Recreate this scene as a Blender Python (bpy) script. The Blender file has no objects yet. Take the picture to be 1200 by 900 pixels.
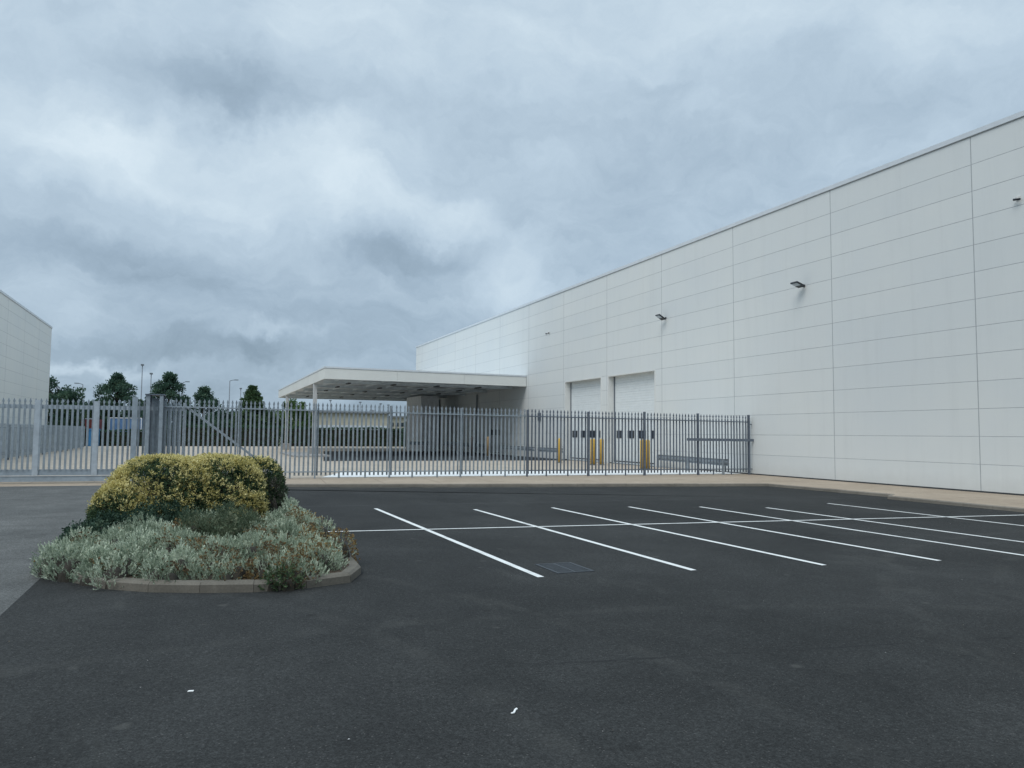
import bpy, math, random
import numpy as np
from mathutils import Vector, Matrix
random.seed(7); rng = np.random.default_rng(11)
S = bpy.context.scene
COL = S.collection
H = 1.8

# ------------------------------------------------------------------ camera
def nrm(v):
    v = np.array(v, float); return v / np.linalg.norm(v)
CY = nrm([(232-600)/900, (450-505)/900, -1]); CU = np.array(nrm([.0087, 1, -.0647]))
CU = nrm(CU - CY*np.dot(CU, CY)); CX = np.cross(CY, CU)
R3 = np.array([CX, CY, CU])
cam = bpy.data.cameras.new('camera'); camo = bpy.data.objects.new('camera', cam); COL.objects.link(camo)
cam.sensor_width = 36; cam.lens = 27; cam.clip_start = .1; cam.clip_end = 4000
M = Matrix([list(R3[i]) + [0] for i in range(3)] + [[0, 0, 0, 1]]); M.translation = Vector((0, 0, H))
camo.matrix_world = M
S.camera = camo
CP = -.1                                    # level of the car park; footpath and yard are at 0
Q = 1.0556                                  # plan scale of the planted bed
def at(px, py, z=-.1):                       # survey helper: photo pixel -> point on the plane of height z
    r = R3 @ np.array([(px-600)/900, (450-py)/900, -1.]); t = (z-H)/r[2]
    return (r[0]*t, r[1]*t)
def direction(px, py):
    return nrm(R3 @ np.array([(px-600)/900, (450-py)/900, -1.]))

# ------------------------------------------------------------------ node helpers
def new_mat(name):
    m = bpy.data.materials.new(name); m.use_nodes = True
    nt = m.node_tree; b = nt.nodes['Principled BSDF']
    return m, nt, b
def N(nt, t, **kw):
    n = nt.nodes.new(t)
    for k, v in kw.items():
        if k.startswith('i_'):
            key = k[2:]
            n.inputs[int(key) if key.isdigit() else key.replace('_', ' ')].default_value = v
        else: setattr(n, k, v)
    return n
def L(nt, a, b): nt.links.new(a, b)
def math_(nt, op, a, b=None, c=None, clamp=False):
    n = nt.nodes.new('ShaderNodeMath'); n.operation = op; n.use_clamp = clamp
    for i, v in enumerate((a, b, c)):
        if v is None: continue
        if hasattr(v, 'default_value') or hasattr(v, 'links'): nt.links.new(v, n.inputs[i])
        else: n.inputs[i].default_value = v
    return n.outputs[0]
def pos(nt): return N(nt, 'ShaderNodeNewGeometry').outputs['Position']
def noise(nt, vec, scale, detail=4, rough=.55, dist=0, stretch=None):
    if stretch:
        mp = N(nt, 'ShaderNodeMapping'); mp.inputs['Scale'].default_value = stretch; L(nt, vec, mp.inputs[0]); vec = mp.outputs[0]
    n = N(nt, 'ShaderNodeTexNoise', i_Scale=scale, i_Detail=detail, i_Roughness=rough, i_Distortion=dist)
    L(nt, vec, n.inputs['Vector']); return n.outputs['Fac']
def ramp(nt, fac, stops):
    r = N(nt, 'ShaderNodeValToRGB'); e = r.color_ramp.elements
    while len(e) < len(stops): e.new(.5)
    for i, (p, c) in enumerate(stops):
        e[i].position = p; e[i].color = (*c, 1) if len(c) == 3 else c
    L(nt, fac, r.inputs[0]); return r.outputs[0]
def g(v): return (v, v, v)
def mix(nt, fac, a, b, mode='MIX'):
    n = N(nt, 'ShaderNodeMix', data_type='RGBA', blend_type=mode)
    for s, v in ((0, fac), (6, a), (7, b)):
        if hasattr(v, 'links'): L(nt, v, n.inputs[s])
        elif s == 0: n.inputs[0].default_value = v
        else: n.inputs[s].default_value = (*v, 1)
    return n.outputs[2]
def bump(nt, b, h, strength, dist=.01):
    n = N(nt, 'ShaderNodeBump', i_Strength=strength, i_Distance=dist)
    L(nt, h, n.inputs['Height']); L(nt, n.outputs[0], b.inputs['Normal'])

# ------------------------------------------------------------------ materials
def simple(name, col, rough=.6, metal=0, var=.12, scale=3., spec=.5, fine=None):
    m, nt, b = new_mat(name); p = pos(nt)
    n = noise(nt, p, scale, 5, .6)
    f = ramp(nt, n, [(.3, g(1-var)), (.7, g(1+var))])
    L(nt, mix(nt, 1., col, f, 'MULTIPLY'), b.inputs['Base Color'])
    b.inputs['Roughness'].default_value = rough; b.inputs['Metallic'].default_value = metal
    b.inputs['Specular IOR Level'].default_value = spec
    if fine: bump(nt, b, noise(nt, p, fine[0], 4), fine[1], fine[2])
    return m

def asphalt(name, c0, c1, seam=False, streak=1.):
    m, nt, b = new_mat(name); p = pos(nt)
    big = noise(nt, p, .22, 5, .6, .6)
    mid = noise(nt, p, 1.3, 6, .65, .4)
    col = ramp(nt, big, [(.3, c0), (.7, c1)])
    f = ramp(nt, mid, [(.3, g(.76)), (.5, g(1.0)), (.72, g(1.25))])
    col = mix(nt, 1., col, f, 'MULTIPLY')
    # grain of the aggregate, two sizes
    gr = noise(nt, p, 85, 3, .75)
    f2 = ramp(nt, gr, [(.3, g(.35)), (.5, g(.95)), (.72, g(2.1))])
    col = mix(nt, .8, col, f2, 'MULTIPLY')
    g3 = noise(nt, p, 28, 3, .6)
    col = mix(nt, 1., col, ramp(nt, g3, [(.3, g(.74)), (.7, g(1.28))]), 'MULTIPLY')
    vo = N(nt, 'ShaderNodeTexVoronoi', i_Scale=55.); L(nt, p, vo.inputs['Vector'])
    sp = N(nt, 'ShaderNodeSeparateColor'); L(nt, vo.outputs['Color'], sp.inputs[0])
    stone = math_(nt, 'MULTIPLY', math_(nt, 'GREATER_THAN', sp.outputs[0], .955), math_(nt, 'LESS_THAN', vo.outputs['Distance'], .32))
    col = mix(nt, math_(nt, 'MULTIPLY', stone, .4), col, (.16, .155, .145))
    # pale dusty scuffs, stretched along the direction of travel
    sc = noise(nt, p, .9, 7, .72, 1.2, (1., .38, 1.))
    scm = ramp(nt, sc, [(.54, g(0)), (.72, g(1))])
    mk = ramp(nt, noise(nt, p, .35, 3), [(.40, g(0)), (.58, g(1))])
    col = mix(nt, math_(nt, 'MULTIPLY', math_(nt, 'MULTIPLY', scm, mk), .30*streak), col, (.085, .087, .080))
    # oil drips where cars stand
    v4 = N(nt, 'ShaderNodeTexVoronoi', i_Scale=1.9); L(nt, p, v4.inputs['Vector'])
    s4 = N(nt, 'ShaderNodeSeparateColor'); L(nt, v4.outputs['Color'], s4.inputs[0])
    dd4 = math_(nt, 'ADD', v4.outputs['Distance'], math_(nt, 'MULTIPLY', noise(nt, p, 9, 4), .16))
    om = math_(nt, 'MULTIPLY', ramp(nt, dd4, [(.12, g(1)), (.21, g(0))]), math_(nt, 'GREATER_THAN', s4.outputs[1], .6))
    col = mix(nt, math_(nt, 'MULTIPLY', om, .5), col, tuple(x*.45 for x in c0))
    # small dried spots
    v2 = N(nt, 'ShaderNodeTexVoronoi', i_Scale=1.1); L(nt, p, v2.inputs['Vector'])
    ds = math_(nt, 'ADD', v2.outputs['Distance'], math_(nt, 'MULTIPLY', noise(nt, p, 14, 4), .10))
    sm = ramp(nt, ds, [(.085, g(1)), (.125, g(0))])
    col = mix(nt, math_(nt, 'MULTIPLY', sm, .35), col, (.10, .10, .092))
    if seam:
        for cx, cy, R_ in ((-7.5, 4.2, 9.6), (-7.2, 4.4, 11.0), (15.5, 1.0, 8.2), (15.5, 1.0, 9.7), (2.0, -6.0, 13.6)):
            so_ = N(nt, 'ShaderNodeVectorMath', operation='DISTANCE'); L(nt, p, so_.inputs[0]); so_.inputs[1].default_value = (cx, cy, -.1)
            dd_ = math_(nt, 'ABSOLUTE', math_(nt, 'ADD', math_(nt, 'SUBTRACT', so_.outputs['Value'], R_), math_(nt, 'MULTIPLY', math_(nt, 'SUBTRACT', noise(nt, p, .8, 3), .5), .25)))
            tm = math_(nt, 'MULTIPLY', ramp(nt, dd_, [(.06, g(1)), (.15, g(0))]), ramp(nt, noise(nt, p, 1.7, 5, .7), [(.42, g(0)), (.62, g(1))]))
            col = mix(nt, math_(nt, 'MULTIPLY', tm, .16), col, (.085, .085, .078))
    # dark oily patches
    ok_ = ramp(nt, noise(nt, p, .55, 5, .6, .8), [(.62, g(0)), (.78, g(1))])
    col = mix(nt, math_(nt, 'MULTIPLY', ok_, .45), col, tuple(x*.55 for x in c0))
    # long irregular seams between the laid strips
    s = N(nt, 'ShaderNodeSeparateXYZ'); L(nt, p, s.inputs[0])
    def line(a, bb, x0, x1, w, st, col, tint):
        y = math_(nt, 'ADD', math_(nt, 'MULTIPLY', s.outputs[0], bb), a)
        wob = math_(nt, 'MULTIPLY', math_(nt, 'SUBTRACT', noise(nt, p, 1.4, 5, .7), .5), .22)
        d = math_(nt, 'ABSOLUTE', math_(nt, 'ADD', math_(nt, 'SUBTRACT', s.outputs[1], y), wob))
        mk = ramp(nt, math_(nt, 'DIVIDE', d, w*4), [(.12, g(1)), (.5, g(0))])
        mk = math_(nt, 'MULTIPLY', mk, math_(nt, 'MULTIPLY', math_(nt, 'GREATER_THAN', s.outputs[0], x0), math_(nt, 'LESS_THAN', s.outputs[0], x1)))
        mk = math_(nt, 'MULTIPLY', mk, ramp(nt, noise(nt, p, 2.2, 4), [(.38, g(.15)), (.55, g(1))]))
        return mix(nt, math_(nt, 'MULTIPLY', mk, st), col, tint)
    if seam:
        col = line(6.35, -.17, 2.6, 14, .013, .75, col, (.016, .017, .018))
        col = line(27.75, -.205, 1, 21, .22, .45, col, (.095, .085, .07))
        col = line(27.55, -.205, 1, 21, .07, .5, col, (.10, .09, .072))
        col = line(9.25, -.11, 7.0, 22, .02, .4, col, (.022, .023, .024))
        col = line(16.2, -.11, 2, 22, .03, .35, col, (.025, .026, .028))
        col = line(20.5, -.09, 2, 22, .05, .35, col, (.07, .073, .075))
    else:
        col = line(19.8, .12, -14, -1.8, .02, .6, col, (.035, .035, .035))
        col = line(14.1, .3, -9, -1.8, .02, .5, col, (.035, .035, .035))
        col = line(24.2, -.07, -14, -1.8, .03, .4, col, (.05, .05, .05))
    L(nt, col, b.inputs['Base Color'])
    rf = ramp(nt, mid, [(.3, g(.85)), (.7, g(1.))]); L(nt, rf, b.inputs['Roughness'])
    b.inputs['Specular IOR Level'].default_value = .18
    bump(nt, b, math_(nt, 'ADD', gr, math_(nt, 'MULTIPLY', g3, .6)), .55, .006)
    return m

def concrete(name, c0, c1, joint=0, fine=60, stain=.5, rot=0.):
    m, nt, b = new_mat(name); p = pos(nt)
    big = noise(nt, p, .35, 6, .65, .4)
    col = ramp(nt, big, [(.3, c0), (.72, c1)])
    col = mix(nt, 1., col, ramp(nt, noise(nt, p, 3.2, 6, .7), [(.28, g(.86)), (.72, g(1.1))]), 'MULTIPLY')
    col = mix(nt, .6, col, ramp(nt, noise(nt, p, fine, 3, .7), [(.3, g(.75)), (.7, g(1.22))]), 'MULTIPLY')
    st = ramp(nt, noise(nt, p, .8, 6, .7, 1.), [(.55, g(0)), (.75, g(1))])
    col = mix(nt, math_(nt, 'MULTIPLY', st, stain), col, tuple(x*.62 for x in c0))
    if joint:
        s = N(nt, 'ShaderNodeSeparateXYZ'); mp = N(nt, 'ShaderNodeMapping'); mp.inputs['Rotation'].default_value = (0, 0, rot)
        L(nt, p, mp.inputs[0]); L(nt, mp.outputs[0], s.inputs[0])
        mks = []
        for ax in (0, 1):
            fr = math_(nt, 'ABSOLUTE', math_(nt, 'SUBTRACT', math_(nt, 'FRACT', math_(nt, 'DIVIDE', s.outputs[ax], joint)), .5))
            mks.append(math_(nt, 'GREATER_THAN', fr, .5-.012/joint))
        mk = math_(nt, 'MAXIMUM', mks[0], mks[1])
        col = mix(nt, math_(nt, 'MULTIPLY', mk, .6), col, tuple(x*.3 for x in c0))
    L(nt, col, b.inputs['Base Color']); b.inputs['Roughness'].default_value = .85
    b.inputs['Specular IOR Level'].default_value = .3
    bump(nt, b, noise(nt, p, fine, 4, .7), .4, .005)
    return m

def cladding(name, base, seed=0.):
    m, nt, b = new_mat(name); p = pos(nt)
    # each panel of the wall is a little different from the next (coil batches)
    mp = N(nt, 'ShaderNodeMapping'); mp.inputs['Location'].default_value = (0, -11.5+.0, .0); L(nt, p, mp.inputs[0])
    s = N(nt, 'ShaderNodeSeparateXYZ'); L(nt, mp.outputs[0], s.inputs[0])
    cy = math_(nt, 'FLOOR', math_(nt, 'DIVIDE', s.outputs[1], 6.3)); cz = math_(nt, 'FLOOR', math_(nt, 'DIVIDE', s.outputs[2], .92))
    cb = N(nt, 'ShaderNodeCombineXYZ'); L(nt, cy, cb.inputs[0]); L(nt, cz, cb.inputs[1]); cb.inputs[2].default_value = seed
    wn = N(nt, 'ShaderNodeTexWhiteNoise', noise_dimensions='3D'); L(nt, cb.outputs[0], wn.inputs[0])
    col = mix(nt, 1., base, ramp(nt, wn.outputs['Value'], [(0, (.975, .978, .98)), (1, (1.01, 1.006, 1.0))]), 'MULTIPLY')
    col = mix(nt, 1., col, ramp(nt, noise(nt, p, .25, 4, .6), [(.3, (.965, .975, .985)), (.7, (1.02, 1.015, 1.))]), 'MULTIPLY')
    # rain streaks and dust settled low on the wall
    stn = noise(nt, p, 2.2, 6, .7, .2, (1., 1., .07))
    col = mix(nt, math_(nt, 'MULTIPLY', ramp(nt, stn, [(.5, g(0)), (.8, g(1))]), .20), col, tuple(x*.72 for x in base))
    low = ramp(nt, math_(nt, 'ADD', math_(nt, 'DIVIDE', s.outputs[2], 1.2), math_(nt, 'MULTIPLY', noise(nt, p, 2., 5), .5)), [(.2, g(1)), (.75, g(0))])
    col = mix(nt, math_(nt, 'MULTIPLY', low, .22), col, (.33, .31, .27))
    L(nt, col, b.inputs['Base Color'])
    b.inputs['Roughness'].default_value = .5; b.inputs['Specular IOR Level'].default_value = .4
    bump(nt, b, math_(nt, 'ADD', noise(nt, p, 1.1, 3, .5, 0, (1, .5, 1.6)), math_(nt, 'MULTIPLY', noise(nt, p, 60, 2), .06)), .12, .02)
    return m

def foliage(name, stops, trans=.25, rough=.7):
    m, nt, b = new_mat(name)
    a = N(nt, 'ShaderNodeAttribute', attribute_name='tint', attribute_type='GEOMETRY')
    col = ramp(nt, a.outputs['Fac'], stops)
    L(nt, col, b.inputs['Base Color']); b.inputs['Roughness'].default_value = rough; b.inputs['Specular IOR Level'].default_value = .25
    t = N(nt, 'ShaderNodeBsdfTranslucent'); L(nt, col, t.inputs[0])
    mx = N(nt, 'ShaderNodeMixShader'); mx.inputs[0].default_value = trans
    out = nt.nodes['Material Output']
    L(nt, b.outputs[0], mx.inputs[1]); L(nt, t.outputs[0], mx.inputs[2]); L(nt, mx.outputs[0], out.inputs[0])
    return m

MT = {}
MT['asphalt'] = asphalt('fresh_asphalt', (.0215, .0228, .0226), (.0395, .0412, .0405), True)
MT['asphalt_old'] = asphalt('weathered_asphalt', (.085, .088, .086), (.12, .122, .118), False, .6)
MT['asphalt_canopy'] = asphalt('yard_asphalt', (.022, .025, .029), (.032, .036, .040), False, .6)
MT['yard'] = concrete('yard_concrete', (.40, .345, .275), (.50, .43, .35), 6.0, 30, .3)
MT['path'] = concrete('path_concrete', (.33, .265, .20), (.42, .345, .265), 2.0, 60, .45, .08)
MT['kerb'] = concrete('kerb_concrete', (.17, .155, .13), (.26, .235, .195), 0, 90, .6)
MT['ikerb'] = concrete('island_kerb_concrete', (.10, .092, .076), (.19, .172, .142), 0, 40, .8)
MT['white_kerb'] = simple('white_ground_paint', (.74, .75, .74), .7, 0, .08, 2)
MT['ground'] = concrete('distant_ground', (.10, .11, .07), (.16, .15, .10), 0, 4, .5)
MT['soil'] = concrete('bed_soil', (.055, .04, .028), (.09, .065, .045), 0, 30, .5)
MT['clad'] = cladding('white_cladding', (.69, .71, .702))
MT['clad2'] = cladding('cream_white_cladding', (.69, .705, .685), 4.)
MT['joint'] = simple('joint_gasket', (.46, .48, .49), .8)
MT['vjoint'] = simple('vertical_joint_gasket', (.36, .38, .39), .8)
MT['cap'] = simple('capping_paint', (.62, .66, .69), .45, 0, .05)
MT['fascia'] = simple('fascia_paint', (.68, .69, .66), .5, 0, .05, .6)
MT['soffit'] = simple('soffit_sheet', (.72, .78, .82), .6, 0, .1)
MT['beam'] = simple('painted_steelwork', (.68, .74, .78), .6, 0, .1)
MT['plinth'] = simple('dark_base_flashing', (.035, .04, .045), .6)
MT['roof'] = simple('roof_sheet', (.42, .44, .46), .6)
MT['door'] = simple('sectional_door_paint', (.72, .76, .77), .5, 0, .04)
MT['reveal'] = simple('door_reveal_paint', (.68, .69, .67), .55, 0, .04)
MT['rubber'] = simple('black_rubber', (.02, .02, .022), .7)
MT['galv'] = simple('galvanised_steel', (.28, .325, .36), .55, .35, .2, 6)
MT['galv_light'] = simple('galvanised_gate_steel', (.30, .35, .39), .5, .35, .16, 5)
MT['galv_frame'] = simple('galvanised_gate_frame', (.42, .47, .51), .5, .3, .12, 5)
MT['galv_dark'] = simple('dark_galvanised_steel', (.12, .145, .18), .55, .2, .2, 6)
MT['barrier'] = simple('galvanised_barrier', (.30, .34, .37), .5, .4, .2, 4)
MT['yellow'] = simple('yellow_bollard_paint', (.55, .35, .06), .5, 0, .1, 8)
MT['brown'] = simple('dull_bollard_paint', (.30, .20, .10), .6, 0, .15, 8)
MT['darkbol'] = simple('dark_bollard_paint', (.07, .06, .055), .6, 0, .15, 8)
MT['bwhite'] = simple('bollard_band', (.7, .7, .68), .5)
MT['black'] = simple('black_housing', (.018, .022, .028), .45)
MT['iron'] = simple('drain_cast_iron', (.044, .052, .060), .6, .2, .25, 20)
MT['drain_shade'] = simple('drain_shade_black', (.012, .013, .014), .9)
MT['concrete_plinth'] = concrete('plinth_concrete', (.30, .29, .28), (.40, .39, .37), 0, 30, .5)
MT['column'] = simple('column_paint', (.55, .57, .58), .5, 0, .06)
MT['lamp'] = simple('lamp_post_steel', (.16, .18, .20), .6)
MT['bark'] = simple('bark', (.07, .055, .04), .9, 0, .3, 12)
MT['shaded_twig'] = simple('shaded_twigs', (.028, .024, .017), .9, 0, .3, 20)  # twig brown darkened so the gaps between shoots look shaded
MT['cream'] = simple('cream_render', (.52, .48, .38), .7, 0, .08, 1)
MT['eave'] = simple('grey_eave', (.22, .23, .24), .6)
MT['bandw'] = simple('pale_band', (.58, .62, .66), .6)
MT['red'] = simple('red_curtain', (.30, .07, .06), .6, 0, .2, 2)
MT['blue'] = simple('blue_curtain', (.10, .20, .38), .6, 0, .15, 2)
MT['bluebin'] = simple('blue_plastic', (.03, .16, .34), .5)
MT['white'] = simple('white_frame_paint', (.72, .74, .76), .5)
MT['litter'] = simple('white_paper', (.8, .8, .78), .7)
MT['leafbrown'] = simple('dry_leaf', (.10, .065, .03), .8)
# glass and lens
m, nt, b = new_mat('dark_glazing'); b.inputs['Base Color'].default_value = (.02, .03, .045, 1); b.inputs['Roughness'].default_value = .3; MT['glass'] = m
m, nt, b = new_mat('lamp_lens'); b.inputs['Base Color'].default_value = (.45, .52, .58, 1); b.inputs['Roughness'].default_value = .25; MT['lens'] = m
# road paint, worn so the asphalt's grain shows through in places
m, nt, b = new_mat('road_paint'); p = pos(nt)
wear = ramp(nt, math_(nt, 'ADD', math_(nt, 'MULTIPLY', noise(nt, p, 90, 3, .7), .55), math_(nt, 'MULTIPLY', noise(nt, p, 3, 5, .6), .45)), [(.53, g(0)), (.62, g(1))])
L(nt, mix(nt, math_(nt, 'MULTIPLY', wear, .55), (.74, .75, .73), (.16, .165, .165)), b.inputs['Base Color'])
b.inputs['Roughness'].default_value = .6; bump(nt, b, noise(nt, p, 85, 3), .4, .004); MT['paint'] = m

MT['silver'] = foliage('silver_foliage', [(0, (.075, .105, .065)), (.35, (.185, .24, .165)), (.7, (.36, .425, .315)), (1, (.60, .66, .52))], .2)
MT['rust'] = foliage('faded_flower_heads', [(0, (.05, .036, .026)), (.5, (.155, .105, .055)), (1, (.36, .25, .10))], .1)
MT['gold'] = foliage('golden_foliage', [(0, (.26, .24, .075)), (.45, (.54, .47, .17)), (1, (.82, .74, .38))], .3)
MT['green'] = foliage('green_foliage', [(0, (.018, .045, .026)), (.5, (.045, .085, .042)), (1, (.10, .14, .06))], .25)
MT['feather'] = foliage('feathery_foliage', [(0, (.045, .075, .04)), (.6, (.10, .135, .08)), (1, (.17, .19, .12))], .25)
MT['cover'] = foliage('dark_groundcover', [(0, (.02, .045, .032)), (.6, (.045, .085, .055)), (1, (.09, .13, .08))], .2)
MT['heather'] = foliage('heather_foliage', [(0, (.035, .045, .03)), (.6, (.085, .08, .065)), (1, (.17, .14, .13))], .2)
MT['tree1'] = foliage('conifer_foliage', [(0, (.03, .066, .052)), (.6, (.065, .125, .085)), (1, (.12, .18, .11))], .28)
MT['tree2'] = foliage('broadleaf_foliage', [(0, (.035, .07, .035)), (.6, (.07, .125, .055)), (1, (.12, .18, .075))], .3)
MT['tree3'] = foliage('light_green_foliage', [(0, (.05, .10, .035)), (.6, (.11, .19, .06)), (1, (.18, .26, .09))], .3)
MT['hedge'] = foliage('hedge_foliage', [(0, (.02, .05, .032)), (.6, (.045, .10, .055)), (1, (.09, .15, .07))], .25)

# ------------------------------------------------------------------ mesh helpers
class MB:
    def __init__(s): s.v = []; s.f = []; s.m = []; s.sm = []
    def add(s, vs, fs, mi=0, smooth=False):
        o = len(s.v); s.v += [tuple(map(float, a)) for a in vs]
        for f in fs: s.f.append([o+i for i in f]); s.m.append(mi); s.sm.append(smooth)
        return s
    def box(s, x0, x1, y0, y1, z0, z1, mi=0):
        return s.add([(x0, y0, z0), (x1, y0, z0), (x1, y1, z0), (x0, y1, z0), (x0, y0, z1), (x1, y0, z1), (x1, y1, z1), (x0, y1, z1)],
                     [(3, 2, 1, 0), (4, 5, 6, 7), (0, 1, 5, 4), (1, 2, 6, 5), (2, 3, 7, 6), (3, 0, 4, 7)], mi)
    def bar(s, p0, p1, w, h, mi=0, up=(0, 0, 1)):
        p0 = Vector(p0); p1 = Vector(p1); d = (p1-p0).normalized(); upv = Vector(up)
        if abs(d.dot(upv)) > .98: upv = Vector((0, 1, 0))
        a = d.cross(upv).normalized()*w/2; c = a.cross(d).normalized()*h/2
        vs = [p0-a-c, p0+a-c, p0+a+c, p0-a+c, p1-a-c, p1+a-c, p1+a+c, p1-a+c]
        return s.add(vs, [(3, 2, 1, 0), (4, 5, 6, 7), (0, 1, 5, 4), (1, 2, 6, 5), (2, 3, 7, 6), (3, 0, 4, 7)][:6], mi)
    def tube(s, pts, rs, n=12, mi=0, smooth=True):
        pts = [Vector(p) for p in pts]; o = len(s.v); rings = []
        for i, p in enumerate(pts):
            d = (pts[min(i+1, len(pts)-1)] - pts[max(i-1, 0)]).normalized()
            u = d.cross(Vector((0, 0, 1))) if abs(d.z) < .9 else d.cross(Vector((0, 1, 0)))
            u.normalize(); w = d.cross(u)
            r = rs[i] if isinstance(rs, (list, tuple)) else rs
            rings.append([p + (u*math.cos(2*math.pi*k/n) + w*math.sin(2*math.pi*k/n))*r for k in range(n)])
        vs = [q for r in rings for q in r]; fs = []
        for i in range(len(pts)-1):
            for k in range(n):
                fs.append((i*n+k, i*n+(k+1) % n, (i+1)*n+(k+1) % n, (i+1)*n+k))
        s.add(vs, fs, mi, smooth)
        o2 = len(s.v)-len(vs)
        s.f.append([o2+k for k in range(n)][::-1]); s.m.append(mi); s.sm.append(False)
        s.f.append([o2+(len(pts)-1)*n+k for k in range(n)]); s.m.append(mi); s.sm.append(False)
        return s
    def prism(s, poly, z0, z1, mi=0, mtop=None):
        n = len(poly)
        vs = [(x, y, z0) for x, y in poly] + [(x, y, z1) for x, y in poly]
        s.add(vs, [(i, (i+1) % n, n+(i+1) % n, n+i) for i in range(n)], mi)
        o = len(s.v)-2*n
        s.f.append([o+n+i for i in range(n)]); s.m.append(mi if mtop is None else mtop); s.sm.append(False)
        s.f.append([o+i for i in range(n)][::-1]); s.m.append(mi); s.sm.append(False)
        return s
    def build(s, name, mats, parent=None, bevel=0, **props):
        me = bpy.data.meshes.new(name)
        off = Vector(parent_origin(parent)) if parent is not None else Vector((0, 0, 0))
        me.from_pydata([(v[0]-off.x, v[1]-off.y, v[2]-off.z) for v in s.v], [], s.f)
        for m in (mats if isinstance(mats, (list, tuple)) else [mats]): me.materials.append(MT[m])
        me.polygons.foreach_set('material_index', s.m); me.polygons.foreach_set('use_smooth', s.sm); me.update()
        o = bpy.data.objects.new(name, me); COL.objects.link(o)
        if parent is not None: o.parent = parent
        if bevel:
            bv = o.modifiers.new('bevel', 'BEVEL'); bv.width = bevel; bv.segments = 2; bv.limit_method = 'ANGLE'
        for k, v in props.items(): o[k] = v
        return o
def parent_origin(p):
    v = Vector((0, 0, 0))
    while p is not None: v += p.location; p = p.parent
    return v
def thing(name, label, cat, loc=(0, 0, 0), group=None, rotz=0):
    o = bpy.data.objects.new(name, None); COL.objects.link(o); o.location = loc; o.rotation_euler = (0, 0, rotz)
    o.empty_display_size = .2
    o['label'] = label; o['category'] = cat
    if group: o['group'] = group
    return o
def copy_tree(o, parent=None):
    c = o.copy(); COL.objects.link(c)
    if parent is not None: c.parent = parent
    for ch in [x for x in COL.objects if x.parent == o]: copy_tree(ch, c)
    return c
def repeat(o, loc, label, rotz=0, **kw):
    c = copy_tree(o); c.location = loc; c['label'] = label; c.rotation_euler = (0, 0, rotz)
    for k, v in kw.items(): c[k] = v
    return c
def sheet(name, poly, z, mat, **props):
    b = MB(); b.add([(x, y, z) for x, y in poly], [tuple(range(len(poly)))]); return b.build(name, mat, None, kind='structure', **props)

# leaf meshes from numpy arrays
def leaf_mesh(name, base, axis, width, mats, mi, tint, parent, side=None, tip=.55, **props):
    """one four-cornered leaf per row: base point, axis (length vector), width"""
    n = len(base)
    if side is None:
        r = rng.normal(size=(n, 3)); side = np.cross(axis, r)
    side /= np.linalg.norm(side, axis=1)[:, None] + 1e-9
    w = np.asarray(width).reshape(-1, 1)*.5
    nrm_ = np.cross(axis, side); nrm_ /= np.linalg.norm(nrm_, axis=1)[:, None]+1e-9
    sag = nrm_*w*.35
    v = np.empty((n, 4, 3))
    v[:, 0] = base; v[:, 1] = base+axis*tip+side*w+sag; v[:, 2] = base+axis; v[:, 3] = base+axis*tip-side*w+sag
    off = np.array(parent_origin(parent)) if parent is not None else np.zeros(3)
    v = (v - off).reshape(-1, 3)
    me = bpy.data.meshes.new(name)
    me.vertices.add(4*n); me.vertices.foreach_set('co', v.ravel())
    me.loops.add(4*n); me.loops.foreach_set('vertex_index', np.arange(4*n, dtype=np.int32))
    me.polygons.add(n); me.polygons.foreach_set('loop_start', np.arange(0, 4*n, 4, dtype=np.int32))
    me.update(calc_edges=True)
    for m in mats: me.materials.append(MT[m])
    me.polygons.foreach_set('material_index', np.asarray(mi, dtype=np.int32)*np.ones(n, dtype=np.int32))
    at_ = me.attributes.new('tint', 'FLOAT', 'FACE'); at_.data.foreach_set('value', np.asarray(tint, dtype=np.float32))
    me.validate()
    o = bpy.data.objects.new(name, me); COL.objects.link(o)
    if parent is not None: o.parent = parent
    for k, v_ in props.items(): o[k] = v_
    return o
def unit(a): return a/(np.linalg.norm(a, axis=-1, keepdims=True)+1e-9)
def lump(p, f, seed=0):                    # cheap smooth 3-D noise in -1..1
    return (np.sin(p[..., 0]*f+1.3+seed)*np.cos(p[..., 1]*f*1.13+2.1*seed)+np.sin(p[..., 2]*f*1.27+seed*3.3+p[..., 0]*f*.6)*np.cos(p[..., 1]*f*.83+.7))/2

# ------------------------------------------------------------------ ground
WALL = 24.0
def fence_y(x, off=0): return 30.67-.076*(x-3.335)+off
X_OLD = -1.81
sheet('ground', [(-900, -400), (900, -400), (900, 1500), (-900, 1500)], -.22, 'ground')
k0 = at(340, 570.6); k1 = at(900, 569.8); k2 = at(1045, 582.9); k2b = at(1040, 584.8); k3 = at(1200, 600.5)
kleft = (-1.83, k0[1]+(k0[0]+1.83)*.21-.25)
kend = (k3[0]+.25, -25.)
path_front = [kleft, k0, k1, k2, k2b, k3, kend]
carpark = [(X_OLD, -30), (kend[0]+.05, -30), kend, k3, k2b, k2, k1, k0, kleft, (X_OLD, 28.7)]
sheet('car_park_asphalt', carpark, CP, 'asphalt')
sheet('old_asphalt_road', [(-60, -30), (X_OLD, -30), (X_OLD, 29.85), (-60, 34.2)], CP, 'asphalt_old')
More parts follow.
